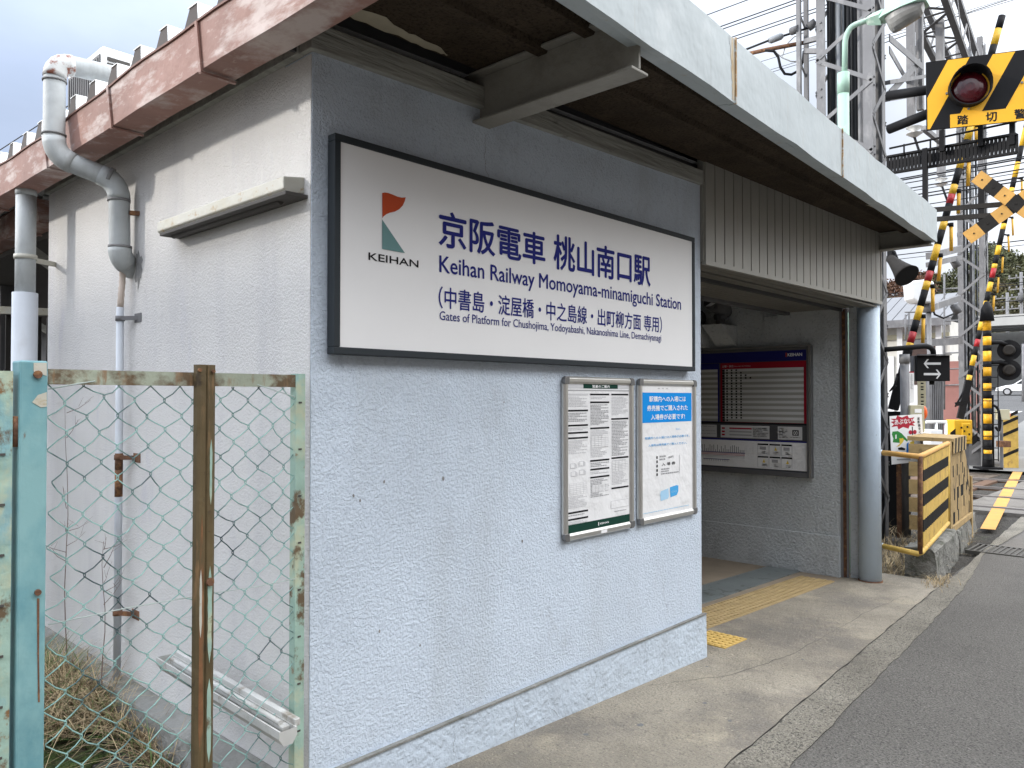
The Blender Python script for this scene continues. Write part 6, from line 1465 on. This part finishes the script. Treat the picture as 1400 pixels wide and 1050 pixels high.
# corrugated cabinet and white handrail beyond the poster
cbx, P_, c_, nv = flat_box('ribbed_cabinet', 'tall grey ribbed steel cabinet behind the direction indicator', 'cabinet', 1272, 508, 1290, 600, 15.5, .4, 'galv_dk')
m = MB()
for i in range(7): s = (i+.15)/7; m.prism([P_(s,0,.001),P_(s+.07,0,.001),P_(s+.07,1,.001),P_(s,1,.001)], nv*.03)
link('rib', m, 'galv', cbx)
hr = thing('handrail', 'thin white handrail before the grey ribbed cabinet', 'handrail', dep(1280, 600, 13.5))
m = MB(); m.tube([dep(1266,577,13.5), dep(1294,577,13.5)], .028, 8); link('rail', m, 'white_paint', hr)
for x_ in (1280, 1293): m = MB(); q = dep(x_,577,13.5); m.tube([(q.x,q.y,gz(q.x)-.2), q], .024, 8); link('post', m, 'white_paint', hr)
bxw, P_, c_, nv = flat_box('white_cabinet', 'low white box standing on the trackside behind the slat barrier', 'cabinet', 1273, 588, 1289, 640, 12.8, .4, 'white_paint')
# far right barrier beyond the tracks
fb = thing('far_barrier', 'weathered yellow slat barrier with diagonal black stripes beyond the tracks at the right edge', 'barrier', dep(1380, 640, 18.2))
a, b = gr(1372,640), gr(1389,635); dxx = V((b.x-a.x+1.2, b.y-a.y+.25, 0)); nv2 = V((-dxx.y,dxx.x,0)).normalized()
q0 = V((a.x,a.y,gz(a.x))); hgt = dep(1370,570,(a-CAM).dot(FW)).z-q0.z
for i in range(10):
    m = MB(); p, q = q0+dxx*(i/10), q0+dxx*((i+.9)/10); m.prism([p, q, q+V((0,0,hgt)), p+V((0,0,hgt))], nv2*.03); link('slat', m, 'fence_yellow', fb)
m = MB(); fo = q0-V((.02,-.0,0)); px_ = V((.55,-.83,0))
m.prism([fo+V((0,0,0)), fo+px_*.34, fo+px_*.34+V((0,0,hgt+.03)), fo+V((0,0,hgt+.03))], V((.02,.013,0))); link('end_board', m, 'fence_yellow', fb)
m = MB()
for z in (.25, .75, 1.02, 1.16): m.prism([fo+V((-.004,-.002,z)), fo+px_*.34+V((-.004,-.002,z+.16)), fo+px_*.34+V((-.004,-.002,z+.24)), fo+V((-.004,-.002,z+.08))], V((.003,.002,0)))
link('stripe', m, 'fence_black', fb)
m = MB(); q = dep(1372,607,17.9); obox(m, q, .22, .2, .14); link('rusty_box', m, 'rust', fb)
eb2, P_, c_, nv = flat_box('emergency_button_box', 'small beige button box with an orange button beyond the tracks above the far barrier', 'button box', 1367, 560, 1381, 574, 18.4, .2, 'beige_box')
m = MB(); q = P_(1.0,.5,-.08); m.ball(q, .09, .6,.6,1.1, 10, 6); link('button', m, 'orange_lens', eb2)
m = MB(); q = P_(.4,0,-.1); m.bar((q.x,q.y,gz(q.x)), q, .06, .06); link('post', m, 'galv', eb2)

# ================================================================== far side: station shed, roads, bridge, hills
sh_b = thing('platform_shed', 'white platform house with a grey corrugated roof and brown window band across the tracks', 'building', (27, 9, -.1))
X0, Y0 = 24.0, 4.0; ez = onx(1260, 438, X0).z; rz = onx(1260, 406, X0+2.2).z
m = MB(); m.bb(X0+.7, X0+2.9, Y0, 26, -.2, ez); link('wall', m, 'shed_wall', sh_b)
m = MB(); n = 70
for i in range(n):
    y = Y0-.2+i*.33; m.hexa([(X0,y,ez),(X0,y+.30,ez),(X0+2.2,y+.30,rz),(X0+2.2,y,rz)], [(X0,y,ez+.05),(X0,y+.30,ez+.05),(X0+2.2,y+.30,rz+.05),(X0+2.2,y,rz+.05)])
m.hexa([(X0+2.2,Y0-.2,rz),(X0+3.3,Y0-.2,ez),(X0+3.3,26,ez),(X0+2.2,26,rz)], [(X0+2.2,Y0-.2,rz+.05),(X0+3.3,Y0-.2,ez+.05),(X0+3.3,26,ez+.05),(X0+2.2,26,rz+.05)])
rf = link('roof', m, 'shed_roof', sh_b)
m = MB(); m.bb(X0-.05, X0+.02, Y0-.2, 26, ez-.18, ez+.05); link('eave_board', m, 'galv', rf)
m = MB(); m.bb(X0+.6, X0+.69, Y0+.3, onx(1244,450,X0+.6).y, 2.0, ez-.55); link('window_band', m, 'shed_brown', sh_b)
m = MB(); m.bb(X0+.6, X0+.69, Y0, 26, ez-.5, ez-.35); m.bb(X0+.64, X0+.695, Y0, 26, 2.0, 2.12); link('trim', m, 'beige_box', sh_b)
for k in range(8):
    y = Y0+.2+k*1.1; m = MB(); m.bb(X0+.56, X0+.72, y, y+.16, -.2, ez-.1); link('column', m, 'white_paint', sh_b)
for k in range(3):
    y = onx(1240,500,X0+.6).y+k*1.0-.6; m = MB(); m.bb(X0+.63, X0+.69, y, y+.75, .3, 2.9); dr = link('door', m, 'white_paint', sh_b)
pk = tag(link('parked_van', MB().bb(X0-1.6, X0-.4, 2.9, 3.9, .9, 2.6).bb(X0-1.62, X0-1.605, 3.0, 3.8, 1.9, 2.45).bb(X0-1.5, X0-.5, 3.0, 3.8, -.1, .9), 'pink', bev=.05), 'pinkish brown cabinet panel before the platform shed behind the far tower', 'cabinet')
pk.name = 'trackside_cabinet'
fn = thing('platform_fence', 'white and red pipe fence by the platform behind the grey ribbed cabinet', 'fence', dep(1300, 580, 22))
for k, x_ in enumerate((1291,1294,1298,1301,1304,1308)):
    m = MB(); q = dep(x_, 530+(k % 2)*3, 22); m.tube([(q.x,q.y,-.1), q], .03, 6); link('post', m, 'arm_yellow' if k < 2 else 'poster_red' if k in (2,3,4) else 'white_paint', fn)
m = MB()
for y_ in (536, 550, 562): m.tube([dep(1288,y_,22), dep(1312,y_,22)], .025, 6)
link('rail', m, 'white_paint', fn)
ladder = thing('roof_ladder', 'thin steel ladder and guard rails against the platform shed roof', 'ladder', dep(1262, 470, 21))
for x_, ya in ((1238,430),(1243,428),(1267,426),(1272,428),(1291,375)):
    m = MB(); m.tube([dep(x_,ya,21), dep(x_,472 if x_ < 1280 else 560,21)], .025, 6); link('upright', m, 'galv_lt', ladder)
m = MB()
for y_ in (427, 445): m.tube([dep(1237,y_,21), dep(1274,y_-1,21)], .022, 6)
for k in range(7): m.tube([dep(1290,395+k*22,21), dep(1312,394+k*22,21)], .022, 6)
link('rung', m, 'galv_lt', ladder)
for i, (p, q, w_) in enumerate((((1238,471,17.5),(1313,466,18.0),.16),((1272,421,17),(1310,408,18),.14),((1270,350,16),(1312,340,18),.14),((1270,362,16),(1312,352,18),.10))):
    m = MB(); m.bar(dep(*p), dep(*q), .12, w_); tag(link('steel_arm', m, 'galv_lt'), ['lowest pale steel arm reaching left from the far tower, above the direction indicator', 'sloping pale steel arm left of the far tower at the shed eave', 'upper pale steel arm left of the far tower under the crossbuck', 'thin pale steel arm just below the upper arm of the far tower'][i], 'steel arm')
m = MB(); 
for k, (x_, y_) in enumerate(((1305,357),(1306,420))):
    m.tube([dep(x_-2,y_-3,17.6), dep(x_+4,y_+8,17.6)], .09, 10); m.tube([dep(x_-4,y_,17.6), dep(x_+3,y_+2,17.6)], .06, 10)
tag(link('tower_fitting', m, 'galv_dk'), 'grey clamp fittings fixed to the left leg of the far tower', 'fitting')
# bridge deck in the distance
bd_ = thing('road_bridge', 'pale concrete road bridge crossing behind the junction in the distance', 'bridge', (96, 24, 1))
zt = dep(1380,457,95).z; zb2 = dep(1380,469,95).z
m = MB(); m.hexa([(88,-30,zb2),(97,-30,zb2),(97,60,zb2+1),(88,60,zb2+1)], [(88,-30,zt),(97,-30,zt),(97,60,zt+1),(88,60,zt+1)]); link('deck', m, 'bridge', bd_)
for y_ in (-12, 20, 31, 42): m = MB(); m.bb(90, 95, y_, y_+2.2, 0, zb2+.6); link('pier', m, 'bridge', bd_)
m = MB(); m.bb(97.5, 98, -30, 60, 1, zb2+.5); link('shade_sheet', m, 'shade', bd_)  # grey sheet standing in for the shade under the deck
# white car on the cross street
cq = dep(1392, 537.5, 62)
cr_ = thing('car', 'white saloon car driving along the cross street beyond the level crossing', 'car', cq)
cy0 = cq.y+1.6; cx0 = cq.x; cz = gz(cx0)
prof = [(0,.35),(.05,.62),(.7,.80),(1.25,.88),(1.85,1.30),(2.3,1.42),(3.1,1.42),(3.75,1.05),(4.45,.98),(4.55,.65),(4.5,.35)]
m = MB(); m.prism([(cx0, cy0-a, cz+b) for a, b in prof], (1.75,0,0)); link('body', m, 'white_paint', cr_, .06)
m = MB(); m.prism([(cx0-.012, cy0-a, cz+b) for a, b in ((1.45,.92),(1.95,1.28),(2.35,1.36),(2.65,1.36),(2.65,.95))], (.01,0,0)); m.prism([(cx0-.012, cy0-a, cz+b) for a, b in ((2.75,.95),(2.75,1.36),(3.08,1.36),(3.55,1.02))], (.01,0,0)); link('window', m, 'car_glass', cr_)
for a in (.85, 3.7):
    m = MB(); m.tube([(cx0-.02,cy0-a,cz+.31),(cx0+.2,cy0-a,cz+.31)], .31, 20); wq = link('wheel', m, 'tyre', cr_); m = MB(); m.tube([(cx0-.03,cy0-a,cz+.31),(cx0-.021,cy0-a,cz+.31)], .20, 10); link('rim', m, 'chrome', wq)
# utility poles
for i, (px, top, d) in enumerate(((1377,400,112), (1396,372,118), (1399,470,52))):
    t = dep(px, top, d); k_ = d/75; u = thing('utility_pole', ['grey utility pole with crossarms behind the bridge against the hillside', 'taller grey utility pole with crossarms behind the bridge at the right edge', 'short grey utility pole with one crossarm beside the two round signal lamps'][i], 'utility pole', (t.x, t.y, gz(t.x)))
    m = MB(); m.tube([(t.x,t.y,gz(t.x)-.2), t], [.2*k_,.13*k_], 10); link('shaft', m, 'galv_lt', u)
    for k in range(3 if i < 2 else 1):
        m = MB(); z = t.z-(.5+k*1.1)*k_; m.bar((t.x-.3,t.y-1.1*k_,z), (t.x+.3,t.y+1.1*k_,z), .1*k_, .1*k_)
        for s_ in (-1,-.4,.4,1): m.tube([(t.x+.27*s_,t.y+s_*k_,z), (t.x+.27*s_,t.y+s_*k_,z+.3*k_)], .07*k_, 6)
        link('crossarm', m, 'galv_lt', u)
    if i < 2: m = MB(); m.tube([(t.x-.5,t.y,t.z-4.6), (t.x-.5,t.y,t.z-3.2)], .36, 10); link('transformer', m, 'galv_dk', u)
# hills
def hz(x, y):
    d = math.hypot(x, y+2.38); a = (d-118)/70; a = max(0, min(1, a)); a = a*a*(3-2*a)
    ang = math.atan2(y+2.38, x+1.5); k = max(0, min(1, (.24-ang)/.10)); k2 = max(0,min(1,(.34-ang)/.2))
    return a*(26+k*2+2*math.sin(ang*40)+1.3*math.sin(ang*95+1))+1.2
mb = MB(); N1, N2 = 40, 80; G = []
for i in range(N1+1):
    d = 112+i*5.5
    G.append([V((d*math.cos(a), -2.38+d*math.sin(a), hz(d*math.cos(a), -2.38+d*math.sin(a))-1.2)) for a in [-.7+1.9*j/N2 for j in range(N2+1)]])
for i in range(N1):
    for j in range(N2): mb.face([G[i][j], G[i+1][j], G[i+1][j+1], G[i][j+1]], 0, True)
struct(link('hill', mb, 'hill'))
def wood(name, label, mt_, a0, a1, n, seed, size):
    R2 = random.Random(seed); m = MB()
    for i in range(n):
        a = R2.uniform(a0, a1); d = 122+60*R2.random()**.8; x, y = d*math.cos(a), -2.38+d*math.sin(a); c = V((x, y, hz(x, y)-.5+1.2)); r = R2.uniform(.9,2.0)*size
        for k in range(40):
            th = R2.uniform(0,6.283); ph = math.acos(R2.uniform(-.3,1)); rr = r*R2.uniform(.6,1.05)
            p = c+V((rr*math.sin(ph)*math.cos(th), rr*math.sin(ph)*math.sin(th), rr*1.15*math.cos(ph))); s = R2.uniform(.16,.36)
            e1 = V((R2.uniform(-1,1),R2.uniform(-1,1),R2.uniform(-1,1))).normalized()*s; e2 = e1.cross(V((R2.uniform(-1,1),R2.uniform(-1,1),R2.uniform(-1,1)))).normalized()*s
            m.face([p-e1, p-e2*.7, p+e1, p+e2*.7])
    return tag(link(name, m, mt_), label, 'wood', kind='stuff')
wood('forest', 'dark green wooded hillside rising at the right edge', 'forest', .10, .262, 900, 3, 1.0)
wood('russet_wood', 'reddish brown wooded hillside behind the platform shed roof', 'russet', .255, .36, 420, 5, 1.0)
for i, (x0, y0, w_, h_) in enumerate(((74,20,8,4.5),(80,31,9,5.5),(70,24.5,5,3.8))):
    house('far_house', ['low pale house left of the bridge far beyond the crossing', 'larger pale house far beyond the platform shed', 'small pale house between the far tower and the bridge'][i], x0, x0+w_, y0, y0+7, h_, h_+2, 'shed_wall' if i != 1 else 'house_wall', True, gz(x0), (('x',x0,y0+1,y0+2.5,1.2,2.4),('x',x0,y0+4,y0+5.5,1.2,2.4)))
